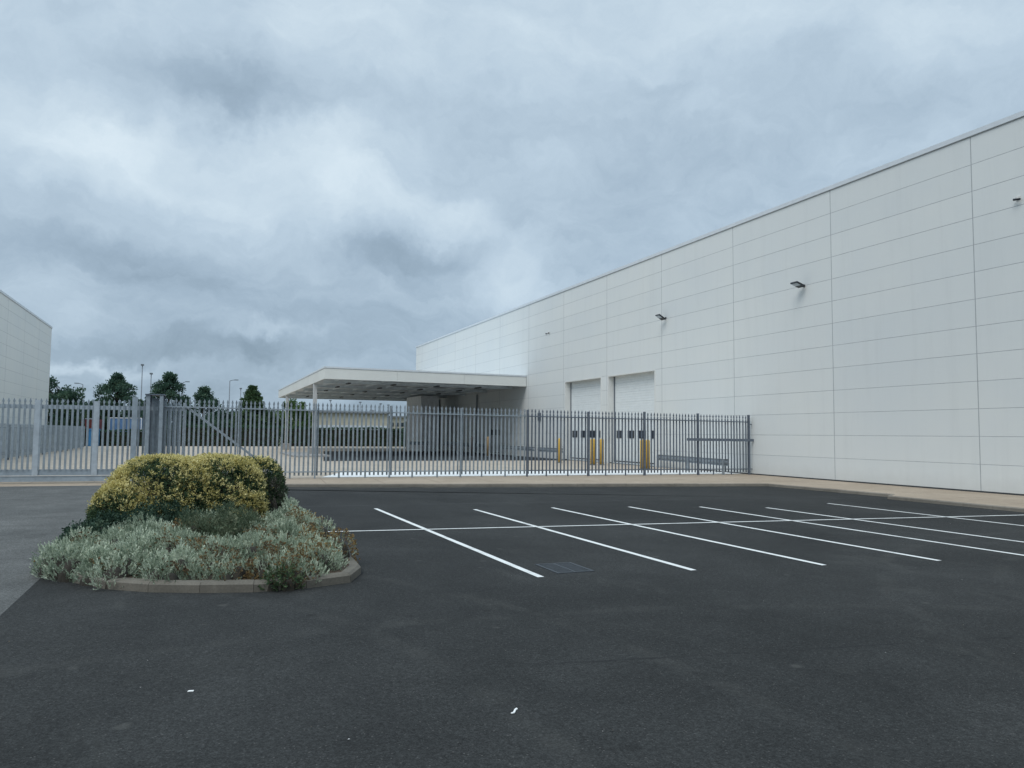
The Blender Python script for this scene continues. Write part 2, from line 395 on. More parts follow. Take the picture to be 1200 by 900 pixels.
# pale threshold under the gate, ramping up to the yard behind it
b = MB(); g0, g1, g2 = (29.85, 34.2), (31.7, 36.1), (32.9, 37.3)
b.add([(-60, g0[1], CP), (X_OLD, g0[0], CP), (X_OLD, g1[0], CP), (-60, g1[1], CP), (X_OLD, g2[0], 0), (-60, g2[1], 0)], [(0, 1, 2, 3), (3, 2, 4, 5)])
b.build('gate_threshold', 'path', None, kind='structure')
sheet('yard', [(-60, 37.3), (X_OLD, 32.9), (X_OLD, fence_y(X_OLD, .55)), (WALL, fence_y(WALL, .55)), (WALL, 97), (30, 97), (30, 101), (-60, 101)], 0, 'yard')
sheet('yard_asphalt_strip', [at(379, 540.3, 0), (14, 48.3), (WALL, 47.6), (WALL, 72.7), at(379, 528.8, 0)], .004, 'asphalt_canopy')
# broad white painted strip on the yard just behind the fence
sheet('white_painted_strip', [(4.6, fence_y(4.6, .75)), (WALL-.02, fence_y(WALL, .75)), (WALL-.02, fence_y(WALL, 4.4)), (6.0, fence_y(6, 4.4))], .004, 'white_kerb')
# raised footpath: top sheet inside a row of kerb stones
def inset(pts, d):
    out = []
    for i, p in enumerate(pts):
        a = Vector(pts[max(i-1, 0)]); c = Vector(pts[min(i+1, len(pts)-1)]); t = (c-a).normalized()
        n = Vector((-t.y, t.x)); out.append((p[0]+n.x*d, p[1]+n.y*d))
    return out
ins = inset(path_front, .14)
b = MB(); b.prism([*ins, (WALL, -25), (WALL, fence_y(WALL, .55)), (ins[0][0], fence_y(ins[0][0], .55))], -.15, -.002)
b.build('footpath', 'path', None, kind='structure')
b = MB()
def kerb_run(b, outer, inner, z1, step=.915, ch=.02, z0=-.05, gap=.004):
    for i in range(len(outer)-1):
        o0, o1, i0, i1 = map(Vector, (outer[i], outer[i+1], inner[i], inner[i+1]))
        n = max(1, round((o1-o0).length/step))
        for k in range(n):
            g0, g1 = k/n+gap/(o1-o0).length, (k+1)/n-gap/(o1-o0).length
            a, c = o0.lerp(o1, g0), o0.lerp(o1, g1); d, e = i0.lerp(i1, g0), i0.lerp(i1, g1)
            dz = random.uniform(-.003, .003)
            a2, c2 = a.lerp(d, ch*1.2/.14), c.lerp(e, ch*1.2/.14)
            vs = [(*a, z0), (*c, z0), (*c, z1-ch+dz), (*a, z1-ch+dz), (*a2, z1+dz), (*c2, z1+dz), (*e, z1+dz), (*d, z1+dz), (*e, z0), (*d, z0)]
            b.add(vs, [(0, 1, 2, 3), (3, 2, 5, 4), (4, 5, 6, 7), (7, 6, 8, 9), (0, 3, 4, 7, 9), (1, 8, 6, 5, 2)])
kerb_run(b, path_front, ins, .002, z0=-.15)
b.build('footpath_kerb', 'kerb', None, kind='structure')
# ------------------------------------------------------------------ painted bay lines
tops = [(440, 596), (556, 597), (647, 595), (737, 594), (820, 594), (898, 595), (970, 590)]
bots = [(634, 676.5), (813, 668.5), (966, 662.5), (1101, 657.2)]
bl = []
for i, tp in enumerate(tops):
    a = at(*tp)
    if i < 4: c = at(*bots[i])
    else: c = (a[0]+.05, {4: 8.4, 5: 8.1, 6: 7.8}[i])
    bl.append((a, c))
def stripe(name, a, c, w, z):
    z += CP
    a, c = Vector(a), Vector(c); n = (c-a).normalized(); n = Vector((-n.y, n.x))*w/2
    b = MB(); k = 24
    vs = []
    for i in range(k+1):
        p = a.lerp(c, i/k); e1, e2 = random.uniform(.94, 1.04), random.uniform(.94, 1.04)
        vs += [(*(p+n*e1), z), (*(p-n*e2), z)]
    b.add(vs, [(2*i, 2*i+1, 2*i+3, 2*i+2) for i in range(k)])
    return b.build(name, 'paint', None, kind='structure')
for a, c in bl: stripe('bay_line', a, c, .10, .004)
# the long line that crosses the bays
c0, c1 = at(396, 623.2), at(1200, 603.8)
sl = (c1[1]-c0[1])/(c1[0]-c0[0])
stripe('cross_line', (2.05, c0[1]+(2.05-c0[0])*sl), (20.1, c0[1]+(20.1-c0[0])*sl), .092, .008)

# ------------------------------------------------------------------ warehouse
def panel_wall(b, x, y0, y1, vj, hj, holes, sgn, ztop, z0=.0, gw=.010, gd=.006, vgw=.016):
    """one connected sheet at x facing sgn*x, with real recessed joints; holes = (ya, yb, za, zb)"""
    ys = {y0: 0, y1: 0}; zs = {z0: 0, ztop: 0}
    for j in vj:
        if y0 < j < y1: ys.update({j-vgw: 0, j-vgw*.55: 1, j+vgw*.55: 1, j+vgw: 0})
    for j in hj:
        if z0 < j < ztop: zs.update({j-gw: 0, j-gw*.5: 1, j+gw*.5: 1, j+gw: 0})
    for h in holes:
        for q in h[:2]: ys.setdefault(q, 0)
        for q in h[2:]:
            if z0 < q < ztop: zs.setdefault(q, 0)
    Y = sorted(ys); Z = sorted(zs); o = len(b.v)
    for yy in Y:
        for zz in Z:
            r = max(ys[yy], zs[zz]); b.v.append((x-sgn*r*gd, yy, zz))
    nz = len(Z)
    for i in range(len(Y)-1):
        for j in range(nz-1):
            cy, cz = (Y[i]+Y[i+1])/2, (Z[j]+Z[j+1])/2
            if any(h[0] < cy < h[1] and h[2] < cz < h[3] for h in holes): continue
            vjn = ys[Y[i]] or ys[Y[i+1]]; hjn = zs[Z[j]] or zs[Z[j+1]]
            q = [o+i*nz+j, o+(i+1)*nz+j, o+(i+1)*nz+j+1, o+i*nz+j+1]
            if sgn < 0: q = q[::-1]
            b.f.append(q); b.m.append(2 if vjn else (1 if hjn else 0)); b.sm.append(False)
doors = [(43.7, 48.87), (37.37, 42.7)]
vj = [11.5+6.3*k-.02*k for k in range(-4, 13)]
hj = [.92*k for k in range(1, 13)]
wh = thing('warehouse', 'large white panelled warehouse on the right, with roller doors and a flat canopy', 'warehouse', (WALL, 30, 0))
holes = [(a, c, -.1, 5.46) for a, c in doors] + [(61.5, 64.5, -.1, 4.0)]
b = MB(); panel_wall(b, WALL, -14, 89.5, vj, hj, holes, -1, 11.99, .05)
# end walls and back
for yy, o_ in ((-14, 1), (89.5, -1)):
    b.add([(WALL, yy, .05), (64, yy, .05), (64, yy, 11.99), (WALL, yy, 11.99)], [(0, 1, 2, 3) if o_ > 0 else (3, 2, 1, 0)])
b.add([(64, -14, .05), (64, 89.5, .05), (64, 89.5, 11.99), (64, -14, 11.99)], [(0, 1, 2, 3)])
wall = b.build('wall', ['clad', 'joint', 'vjoint'], wh)
b = MB(); b.box(WALL-.05, 64.05, -14.05, 89.55, 12.02, 12.19); b.box(WALL-.02, 64.02, -14.02, 89.52, 11.992, 12.019, 1)
b.build('parapet_cap', ['cap', 'joint'], wh)
b = MB(); b.box(WALL+.3, 63.8, -13.7, 89.2, 11.0, 11.7); b.build('roof', 'roof', wh)
segs = [(-14, 33.2), (33.21, 37.37), (42.7, 43.7), (48.87, 61.5), (64.5, 89.5)]
b = MB()
for s0, s1 in segs: b.box(WALL-.006, WALL+.25, s0, s1, -.15, .048, 0 if s0 < 0 else 1)
b.build('base_flashing', ['plinth', 'joint'], wh)
# sectional doors
def make_door(y0, y1, ztop, depth, nwin, wz=(1.62, 2.02)):
    xd = WALL+depth
    b = MB(); zs = []; z = .16
    while z < ztop: zs.append(z); z += .1524
    zs.append(ztop); vs = []
    rows = []
    for i, zz in enumerate(zs[:-1]):
        big = (i % 4 == 0)
        rows += [(zz, .012 if not big else .02), (zz+.012, 0), (min(zs[i+1], ztop)-.012, 0)]
    rows.append((ztop, 0))
    for zz, dd in rows: vs += [(xd+dd, y0+.01, zz), (xd+dd, y1-.01, zz)]
    b.add(vs, [(2*i+1, 2*i, 2*i+2, 2*i+3) for i in range(len(rows)-1)])
    d = b.build('roller_door', 'door', wh)
    b = MB(); b.box(xd-.03, xd+.04, y0+.02, y1-.02, .115, .16); b.build('bottom_seal', 'rubber', d)
    b = MB(); b.box(xd-.02, xd+.04, y0+.02, y1-.02, .0, .114); b.build('threshold_board', 'door', d)
    w = (y1-y0)/nwin
    for k in range(nwin):
        yc = y0+w*(k+.5)
        b = MB(); b.box(xd-.03, xd-.003, yc-.36, yc+.36, wz[0]-.03, wz[1]+.03); f = None
        b2 = MB(); b2.box(xd-.036, xd-.031, yc-.31, yc+.31, wz[0]+.02, wz[1]-.02)
        wnd = b2.build('door_window', 'glass', d)
        for q in (b,):
            q.build('window_frame', 'rubber', d)
    # lining of the opening: head, two jambs
    b = MB(); t = .012
    b.add([(WALL-t, y0, 0), (WALL-t, y0, ztop), (WALL-t, y1, ztop), (WALL-t, y1, 0), (xd+.05, y0, 0), (xd+.05, y0, ztop), (xd+.05, y1, ztop), (xd+.05, y1, 0),
           (WALL-t, y0-.09, 0), (WALL-t, y0-.09, ztop+.09), (WALL-t, y1+.09, ztop+.09), (WALL-t, y1+.09, 0), (WALL+.01, y0-.09, 0), (WALL+.01, y0-.09, ztop+.09), (WALL+.01, y1+.09, ztop+.09), (WALL+.01, y1+.09, 0)],
          [(0, 4, 5, 1), (1, 5, 6, 2), (2, 6, 7, 3), (8, 0, 1, 9), (9, 1, 2, 10), (10, 2, 3, 11), (12, 8, 9, 13), (13, 9, 10, 14), (14, 10, 11, 15)])
    b.build('door_reveal', 'reveal', wh)
    for ya, yb in ((y1-.06, y1-.004), (y0+.004, y0+.06)):
        b = MB(); b.box(xd-.05, xd+.05, ya, yb, .1, ztop-.02); b.build('door_track', 'galv_dark', d)
for y0, y1 in doors: make_door(y0, y1, 5.46, .45, 4)
make_door(61.5, 64.5, 4.0, .3, 3, (1.7, 2.1))
b = MB(); b.box(WALL+.9, WALL+1.1, 36, 66, 0, 6); b.build('inner_lining', 'plinth', wh)
for yy in (79.3, 82.2, 67.2):
    b = MB(); b.tube([(WALL-.12, yy, .1), (WALL-.12, yy, 5.4)], .07 if yy < 70 else .12, 10)
    for zz in (1, 2.6, 4.2): b.box(WALL-.12, WALL-.011, yy-.12, yy+.12, zz, zz+.05)
    b.build('downpipe', 'galv', wh)
# canopy
c_near_l, c_near_r, c_far_l, c_far_r = (8.12, 54.85), (WALL-.02, 55.85), (8.12, 88.4), (WALL-.02, 88.9)
cp = [c_near_l, c_near_r, c_far_r, c_far_l]
b = MB(); cc = [(8.2, 54.93), (WALL-.03, 55.93), (WALL-.03, 88.8), (8.2, 88.3)]
b.prism(cc, 5.72, 6.30)
can = b.build('canopy', 'soffit', wh)
b = MB()
def fascia(a, c, t=.07):
    a, c = Vector(a), Vector(c); d = (c-a).normalized(); n = Vector((-d.y, d.x))*t
    L_ = (c-a).length; k = max(1, round(L_/5.4))
    for i in range(k):
        p, q = a.lerp(c, i/k), a.lerp(c, (i+1)/k-.012/L_)
        b.prism([tuple(p), tuple(q), tuple(q+n), tuple(p+n)], 5.54, 6.27)
fascia(c_near_l, c_near_r); fascia(c_far_l, c_near_l); fascia(c_far_r, c_far_l)
b.build('fascia', 'fascia', can)
b = MB()
for a, c in ((c_near_l, c_near_r), (c_far_l, c_near_l), (c_far_r, c_far_l)):
    a, c = Vector(a), Vector(c); d = (c-a).normalized(); n = Vector((-d.y, d.x))
    a2, c2 = a-d*.03-n*.03, c+d*.0-n*.03
    b.prism([tuple(a2), tuple(c2), tuple(c2+n*.2), tuple(a2+n*.2)], 6.31, 6.42)
    a3, c3 = a-d*.0-n*.008, c-n*.008
    b.prism([tuple(a3), tuple(c3), tuple(c3+n*.1), tuple(a3+n*.1)], 6.272, 6.309, 1)
b.build('edge_trim', ['cap', 'joint'], can)
for yy in (58.6, 64.6, 70.6, 76.6, 82.6, 87.3):
    b = MB(); b.box(8.6, WALL-.1, yy-.09, yy+.09, 5.46, 5.50); b.box(8.6, WALL-.1, yy-.012, yy+.012, 5.50, 5.70); b.build('canopy_beam', 'beam', can)
b = MB()
for xx in np.arange(9.5, 23.6, 1.75): b.box(xx-.03, xx+.03, 56.2, 88.2, 5.60, 5.716)
b.build('purlins', 'beam', can)
for yy in (57.2, 62, 68, 74, 80):
    for xx in (10.2, 13.6, 17.0, 20.4):
        b = MB(); b.box(xx-.1, xx+.1, yy-.55, yy+.55, 5.36, 5.44); b.build('canopy_light', 'black', can)
for (xx, yy) in ((8.28, 60.6), (8.32, 81.0)):
    b = MB(); b.box(xx-.14, xx+.14, yy-.14, yy-.12, .55, 5.53); b.box(xx-.14, xx+.14, yy+.12, yy+.14, .55, 5.53); b.box(xx-.01, xx+.01, yy-.12, yy+.12, .55, 5.53)
    b.box(xx-.14, xx-.012, yy-.1195, yy+.1195, .56, 5.52)
    col = b.build('column', 'column', can)
    b = MB(); b.box(xx-.42, xx+.42, yy-.42, yy+.42, 0, .62); b.build('column_plinth', 'concrete_plinth', col, bevel=.03)
# service block standing under the canopy
b = MB(); b.box(20.05, 21.85, 72.7, 78.2, 0, 5.44)
sb = b.build('service_block', 'white', None, label='tall pale box-shaped service block standing under the far end of the canopy', category='service block')
# kerbed island at the canopy column
b = MB(); b.prism([(6.3, 56.3), (8.9, 56.3), (8.9, 66), (6.3, 66)], 0, .14); b.build('yard_island', 'concrete_plinth', None, bevel=.02, kind='structure')

# wall fittings
def floodlight(y, z, label, tilt):
    t = thing('floodlight', label, 'floodlight', (WALL, y, z), 'black floodlights on the warehouse wall')
    b = MB(); b.box(-.03, -.001, -.05, .05, -.05, .05); b.bar((-.02, 0, 0), (-.18, 0, .0), .05, .04)
    br = b.build('bracket', 'black', None); br.parent = t
    # sloping head: frame box tilted so the lens faces down and outwards
    hd = MB(); hd.box(-.24, .24, -.2, .2, -.035, .035)
    for k in range(7): hd.box(-.2+k*.06, -.18+k*.06, -.17, .17, .036, .06)
    h = hd.build('lamp_head', 'black', None, bevel=.012); h.parent = t; h.location = (-.34, .02, .03); h.rotation_euler = (0, tilt, 0)
    ln = MB(); ln.box(-.21, .02, -.165, .165, -.047, -.036); l = ln.build('lens', 'lens', None); l.parent = h
    return t
floodlight(25.6, 8.27, 'black floodlight nearer the camera, high on the white wall above the kerb corner', math.radians(18))
floodlight(36.2, 8.32, 'black floodlight farther along the white wall, above and right of the second roller door', math.radians(30))
t = thing('security_camera', 'small dark security camera at the upper right edge of the white wall', 'camera', (WALL, 16.2, 9.45), 'security cameras')
b = MB(); b.box(-.04, -.001, -.05, .05, -.05, .05); b.bar((-.02, 0, 0), (-.14, 0, -.03), .03, .03); o = b.build('bracket', 'bwhite', None); o.parent = t
b = MB(); b.tube([(-.12, -.11, -.085), (-.12, .09, -.055)], .036, 12); o = b.build('camera_body', 'black', None); o.parent = t
b = MB(); b.tube([(-.12, -.13, -.088), (-.12, -.111, -.085)], .03, 12); o = b.build('camera_lens', 'glass', None); o.parent = t
t = thing('twin_camera', 'tiny pair of dark cameras on the wall above the gap left of the doors', 'camera', (WALL, 51.8, 9.35), 'security cameras')
b = MB(); b.box(-.04, -.001, -.26, .26, -.015, .015); o = b.build('bracket', 'bwhite', None); o.parent = t
for q in (-.22, .22):
    b = MB(); b.tube([(-.08, q, .0), (-.08, q, -.09)], [.035, .055], 12); o = b.build('camera_body', 'black', None); o.parent = t
t = thing('wall_box', 'small grey weatherproof box low on the wall left of the first door', 'junction box', (WALL, 53.2, 3.1))
b = MB(); b.box(-.12, -.012, -.2, .2, -.3, .3); o = b.build('box_body', 'galv_dark', None, bevel=.01); o.parent = t
b = MB(); b.box(-.07, -.012, -.03, .03, -2.6, -.301); o = b.build('conduit', 'galv', None); o.parent = t

# ------------------------------------------------------------------ left warehouse
lw = thing('left_warehouse', 'white panelled warehouse cut off by the left edge, beyond the left palisade fence', 'warehouse', (-13.9, 60, 0))
b = MB(); panel_wall(b, -13.9, 30, 88.3, [88.3-6.3*k for k in range(1, 10)], hj, [], 1, 11.9, .05)
b.add([(-13.9, 88.3, .05), (-50, 88.3, .05), (-50, 88.3, 11.9), (-13.9, 88.3, 11.99)], [(0, 1, 2, 3)])
b.add([(-13.9, 30, .05), (-50, 30, .05), (-50, 30, 11.9), (-13.9, 30, 11.99)], [(3, 2, 1, 0)])
b.build('wall', ['clad2', 'joint', 'vjoint'], lw)
b = MB(); b.box(-50, -13.85, 29.95, 88.35, 11.93, 12.1); b.box(-50, -13.88, 29.98, 88.32, 11.902, 11.929, 1); b.build('parapet_cap', ['cap', 'joint'], lw)
b = MB(); b.box(-49.7, -14.2, 30.3, 88.0, 11.0, 11.7); b.build('roof', 'roof', lw)
b = MB(); b.box(-14.2, -13.89, 30, 88.3, -.15, .048); b.build('base_flashing', 'plinth', lw)

# ------------------------------------------------------------------ palisade
def pale(b, x, y, z0, z1, face=-1, w=.072, ax=(1, 0), lean=0.):
    """pressed steel pale with a W section and spear top; ax = direction along the fence"""
    cols = [(-.5, 0), (-.26, .014), (0, .004), (.26, .014), (.5, 0)]
    rows = [(z0, 1), (z1-.23, 1), (z1-.18, .5), (z1-.10, 1.12), (z1, .07)]
    nx, ny = -ax[1], ax[0]
    vs = []
    for zz, s in rows:
        for u, d in cols:
            l = lean*(zz-z0)
            vs.append((x+ax[0]*(u*w*s+l)-nx*d*1.0, y+ax[1]*(u*w*s+l)-ny*d, zz))
    fs = [(r*5+c, r*5+c+1, (r+1)*5+c+1, (r+1)*5+c) for r in range(4) for c in range(4)]
    b.add(vs, fs)
def fence_bay(root, p0, p1, z0a, z0b, za, zb, n, mats, pale_side, longs=(5, 11), rails=(.255, 2.545), bases=None, last=False):
    p0, p1 = Vector(p0), Vector(p1); d = (p1-p0).normalized(); nn = Vector((-d.y, d.x))
    L_ = (p1-p0).length; b = MB()
    for k in range(n):
        s = (k+.5)/n*L_ + random.uniform(-.005, .005); q = p0+d*s + nn*pale_side
        base = z0a + (z0b-z0a)*s/L_; top = za+(zb-za)*s/L_
        pale(b, q.x, q.y, base+(.0 if k in longs else .11), top+random.uniform(-.008, .008), ax=(d.x, d.y), lean=random.uniform(-.0045, .0045))
    b.build('pale_panel', mats[0], root)
    for r in rails:
        b = MB(); f = (r-.34)/2.16
        b.bar((p0.x, p0.y, r+(0 if r < 1 else za-2.86)), (p1.x, p1.y, r+(0 if r < 1 else zb-2.86)), .045, .045)
        for k in range(n):      # fixing bolts
            pass
        b.build('rail', mats[1], root)
def ibeam_post(root, x, y, z0, z1, mat, w=.1):
    b = MB(); b.box(x-w/2, x+w/2, y-.05, y-.042, z0, z1); b.box(x-w/2, x+w/2, y+.042, y+.05, z0, z1); b.box(x-.004, x+.004, y-.042, y+.042, z0, z1)
    b.build('post', mat, root)
xs = [-1.355, 1.41, 4.235, 7.115, 10.016, 12.896, 15.69, 18.39, 21.09, 23.78]
fx = lambda x: (2.96-.0102*(x-3.2))            # top height falls gently to the right
fen = thing('palisade_fence', 'long galvanised palisade fence on the footpath between the gate and the white warehouse wall', 'fence', (10, fence_y(10), 0))
for i in range(9):
    x0, x1 = xs[i], xs[i+1]
    mats = ('galv', 'galv') if i < 5 else ('galv_dark', 'galv_dark')  # right-hand bays use a darker tone of the same steel
    fence_bay(fen, (x0, fence_y(x0)), (x1, fence_y(x1)), .0, .0, fx(x0), fx(x1), 17, mats, .05)
for i, x in enumerate(xs[1:]): ibeam_post(fen, x, fence_y(x)-.06, -.01, fx(x)+(.02 if i > 5 else -.05), 'galv' if i < 4 else 'galv_dark', .05 if i < 5 else .075)
b = MB()
for q in (23.91, ): pale(b, q, fence_y(q, .05), .11, fx(q)-.05, w=.07)
b.build('pale', 'galv_dark', fen)
b = MB(); x0, x1 = 20.48, 23.97; b.bar((x0, fence_y(x0, -.14), 1.61), (x1, fence_y(x1, -.14), 1.59), .05, .12); b.build('rub_rail', 'galv_dark', fen)
for zz in (2.33, .255):
    b = MB(); b.bar((23.78, fence_y(23.78), zz), (WALL-.01, fence_y(WALL), zz), .04, .04); b.build('wall_tie', 'galv_dark', fen)

# sliding cantilever gate with its triangular tail behind the fence
gy = lambda x: fence_y(x, .24)
gt = thing('sliding_gate', 'wide galvanised sliding gate with pale uprights and heavy bottom beam, left of the shrub bed', 'gate', (-4, gy(-4), CP))
GX0, GX1 = -14.3, -.53
b = MB(); xg = GX0
while xg < GX1:
    pale(b, xg, gy(xg)-.075, .36, 2.91+random.uniform(-.006, .006), w=.076, ax=(.99712, -.0758)); xg += .166
b.build('pale_panel', 'galv_light', gt)
b = MB(); b.bar((GX0, gy(GX0), 2.61), (GX1, gy(GX1), 2.61), .06, .14); b.build('top_rail', 'galv_frame', gt)
b = MB(); b.bar((GX0, gy(GX0), .29), (GX1, gy(GX1), .29), .08, .21); b.build('bottom_rail', 'galv_light', gt)
b = MB(); b.bar((GX0, gy(GX0), .06), (2.9, gy(2.9), .06), .15, .18); b.bar((GX0, gy(GX0)-.085, .16), (2.9, gy(2.9)-.085, .16), .02, .02); b.build('track_beam', 'galv_light', gt)
for x in (-12.7, -5.27, -3.41, -.49):
    b = MB(); b.bar((x, gy(x)-.048, .18), (x, gy(x)-.048, 2.84), .18 if -6 < x < -1 else .10, .085); b.build('upright', 'galv_frame', gt)
b = MB(); b.bar((-.44, gy(-.44), 2.71), (2.81, gy(2.81), .21), .06, .08); b.build('tail_brace', 'galv_frame', gt)
b = MB(); b.box(2.6, 3.02, gy(2.8)-.16, gy(2.8)+.16, -.0, .44); b.build('counterweight_box', 'galv_light', gt, bevel=.01)
# guide posts either side of the leaf
gp = thing('gate_guide_portal', 'tall steel portal frame that holds the sliding gate, left end of the fence', 'gate post', (-1.6, fence_y(-1.6), CP))
for x, w, z1 in ((-2.14, .18, 3.0), (-1.715, .13, 3.09), (-1.27, .12, 3.09)):
    yy = fence_y(x)-.06
    b = MB(); b.box(x-w/2, x+w/2, yy-.17, yy-.01, CP, z1); b.build('guide_post', 'galv_light' if x < -2 else 'galv', gp)
for x, w in ((-1.715, .18), (-1.27, .18)):
    yy = fence_y(x)+.55
    b = MB(); b.box(x-w/2, x+w/2, yy-.08, yy+.08, CP, 3.09); b.build('guide_post', 'galv_dark', gp)
b = MB(); b.box(-1.82, -1.16, fence_y(-1.5)-.27, fence_y(-1.5)+.65, 3.095, 3.13); b.build('top_plate', 'galv_dark', gp)
b = MB(); b.box(-1.62, -1.37, fence_y(-1.5)+.40, fence_y(-1.5)+.43, .1, 3.0); b.build('infill_plate', 'galv', gp)

# far left palisade run along x=-10.3
lf = thing('boundary_palisade_fence', 'grey palisade fence running away along the left warehouse, seen through the gate', 'fence', (-10.3, 58, 0))
yy = 34.0
while yy < 85:
    y1 = min(yy+2.75, 85.6); n = 17
    fence_bay(lf, (-10.3, yy), (-10.3, y1), .02, .02, 2.15, 2.15, n, ('galv', 'galv_dark'), -.04, rails=(.36,))
    b = MB(); b.bar((-10.3, yy, 1.9), (-10.3, y1, 1.9), .045, .045); b.build('rail', 'galv_dark', lf)
    b = MB(); b.box(-10.35, -10.25, yy-.004, yy+.004, 0, 2.08); b.box(-10.35, -10.34, yy-.05, yy+.05, 0, 2.08); b.build('post', 'galv_dark', lf)
    yy = y1

# ------------------------------------------------------------------ yard furniture
bw = [('yellow', 21.0, 43.5, 'yellow bollard standing alone between the first roller door and the guard rail', .11),
      ('yellow', 21.55, 40.2, 'left yellow bollard of the pair standing in front of the gap between the doors', .15),
      ('yellow', 22.1, 40.1, 'right yellow bollard of the pair standing in front of the gap between the doors', .12),
      ('yellow', 21.55, 34.75, 'left yellow bollard of the touching pair right of the second roller door', .12),
      ('yellow', 21.85, 34.7, 'right yellow bollard of the touching pair right of the second roller door', .12),
      ('brown', 21.0, 56.4, 'dull ochre bollard in the shade under the canopy', .13),
      ('darkbol', 19.7, 56.6, 'dark bollard in the shade under the canopy, left of the ochre one', .11)]
def bollard(mat, r, h):
    t = thing('bollard', '', 'bollard', (0, 0, 0), 'bollards along the warehouse')
    prof = [(0, r), (h-.08, r), (h-.03, r*.85), (h, r*.4)]
    b = MB(); b.tube([(0, 0, z) for z, _ in prof], [q for _, q in prof], 16); o = b.build('shaft', mat, None); o.parent = t
    b = MB(); b.tube([(0, 0, 0), (0, 0, .03)], [r*1.5, r*1.5], 16); o = b.build('base_plate', 'galv_dark', None); o.parent = t
    return t
for mt, x, y, lab, r in bw:
    t = bollard(mt, r, 1.55); t.location = (x, y, .0); t['label'] = lab
def guard_rail(p0, p1, ztop, label, n):
    p0, p1 = Vector(p0), Vector(p1); d = (p1-p0).normalized(); L_ = (p1-p0).length; nn = Vector((-d.y, d.x))
    t = thing('guard_rail', label, 'guard rail', (p0.x, p0.y, 0), 'steel guard rails along the warehouse')
    prof = [(0, 0), (.03, .05), (.08, .05), (.11, 0), (.20, 0), (.23, .05), (.28, .05), (.31, 0)]
    b = MB(); vs = []
    for p in (p0, p1):
        for z, o_ in prof: vs.append((*(p+nn*o_), ztop-.31+z))
        for z, o_ in prof: vs.append((*(p+nn*(o_-.006)), ztop-.31+z))
    k = len(prof)
    fs = [(i, i+1, 2*k+i+1, 2*k+i) for i in range(k-1)] + [(k+i, 2*k+k+i, 2*k+k+i+1, k+i+1) for i in range(k-1)] + [(0, 2*k, 3*k, k), (k-1, 2*k-1, 4*k-1, 3*k-1)]
    b.add(vs, fs); b.build('beam', 'barrier', t)
    for i in range(n):
        q = p0+d*(.3+(L_-.6)*i/(n-1))-nn*.06
        b = MB(); b.bar((q.x, q.y, -.02), (q.x, q.y, ztop-.03), .1, .08); b.build('post', 'barrier', t)
guard_rail((23.62, 36.6), (22.45, 28.9), .72, 'galvanised guard rail along the wall just behind the right end of the fence', 3)
guard_rail((22.5, 50.3), (22.7, 46.6), .85, 'short guard rail behind the lone yellow bollard, left of the first door', 2)
guard_rail((23.0, 59.0), (22.7, 51.4), .85, 'guard rail under the near edge of the canopy beside the wall', 3)
guard_rail((18.2, 69.6), (20.1, 69.5), 1.0, 'short guard rail in front of the service block under the canopy', 2)
guard_rail((21.4, 69.4), (22.6, 68.2), 1.0, 'small guard rail right of the service block under the canopy', 2)
guard_rail((22.7, 68.0), (22.9, 62.6), .9, 'guard rail deep in the canopy shade beside the far door', 3)

# ------------------------------------------------------------------ drain, litter
dr = thing('drain_grate', 'square dark iron drain grate set in the asphalt between two bay lines', 'drain', (4.89, 9.95, CP))
b = MB(); x0, x1, y0, y1 = 4.60, 5.17, 9.58, 10.34
b.box(x0, x1, y0, y0+.04, CP-.03, CP+.009); b.box(x0, x1, y1-.04, y1, CP-.03, CP+.009); b.box(x0, x0+.04, y0+.041, y1-.041, CP-.03, CP+.009); b.box(x1-.04, x1, y0+.041, y1-.041, CP-.03, CP+.009)
b.build('drain_frame', 'iron', dr)
b = MB()
for i in range(9):
    yy = y0+.07+i*.072; b.box(x0+.045, x1-.045, yy, yy+.036, CP-.02, CP+.008)
b.box((x0+x1)/2-.015, (x0+x1)/2+.015, y0+.045, y1-.045, CP-.02, CP+.0085); b.build('grate_bars', 'iron', dr)
b = MB(); b.box(x0+.041, x1-.041, y0+.041, y1-.041, CP+.001, CP+.003); b.build('drain_shade_sheet', 'drain_shade', dr)  # thin near-black sheet; the hole's darkness is put into its colour
lp = at(604, 835)
b = MB(); pts = [(-.055, -.03), (-.02, -.02), (.0, .0), (.02, .03), (.05, .045), (.055, .07), (.03, .062), (.0, .032), (-.018, .008), (-.03, -.006), (-.06, -.015)]
pts = [(lp[0]+x*.65, lp[1]+y*.85) for x, y in pts]; b.prism(pts, CP+.003, CP+.009)
b.build('litter', 'litter', None, label='small twisted white scrap of litter on the dark asphalt in the foreground', category='litter')
lp = at(223, 811); b = MB(); b.prism([(lp[0]-.02, lp[1]), (lp[0]+.02, lp[1]-.006), (lp[0]+.025, lp[1]+.014), (lp[0]-.01, lp[1]+.02)], CP+.003, CP+.008)
b.build('paper_scrap', 'litter', None, label='tiny pale scrap of paper on the asphalt below the shrub bed', category='litter')
# leaf bits and grit that nobody could count
n = 420; xy = np.stack([rng.uniform(-6, 16, n), rng.uniform(3.2, 19, n)], 1)
base = np.column_stack([xy, np.full(n, CP+.006)]); an = rng.uniform(0, 6.28, n); ln_ = rng.uniform(.006, .02, n)
axis = np.column_stack([np.cos(an)*ln_, np.sin(an)*ln_, rng.uniform(0, .004, n)])
side = np.column_stack([-np.sin(an), np.cos(an), np.zeros(n)])
MT['grit'] = foliage('grit', [(0, (.03, .025, .02)), (.6, (.10, .08, .05)), (.85, (.25, .25, .24)), (1, (.7, .7, .68))], 0)
leaf_mesh('ground_debris', base, axis, ln_*.7, ['grit'], 0, rng.uniform(0, 1, n), None, side=side, kind='stuff')

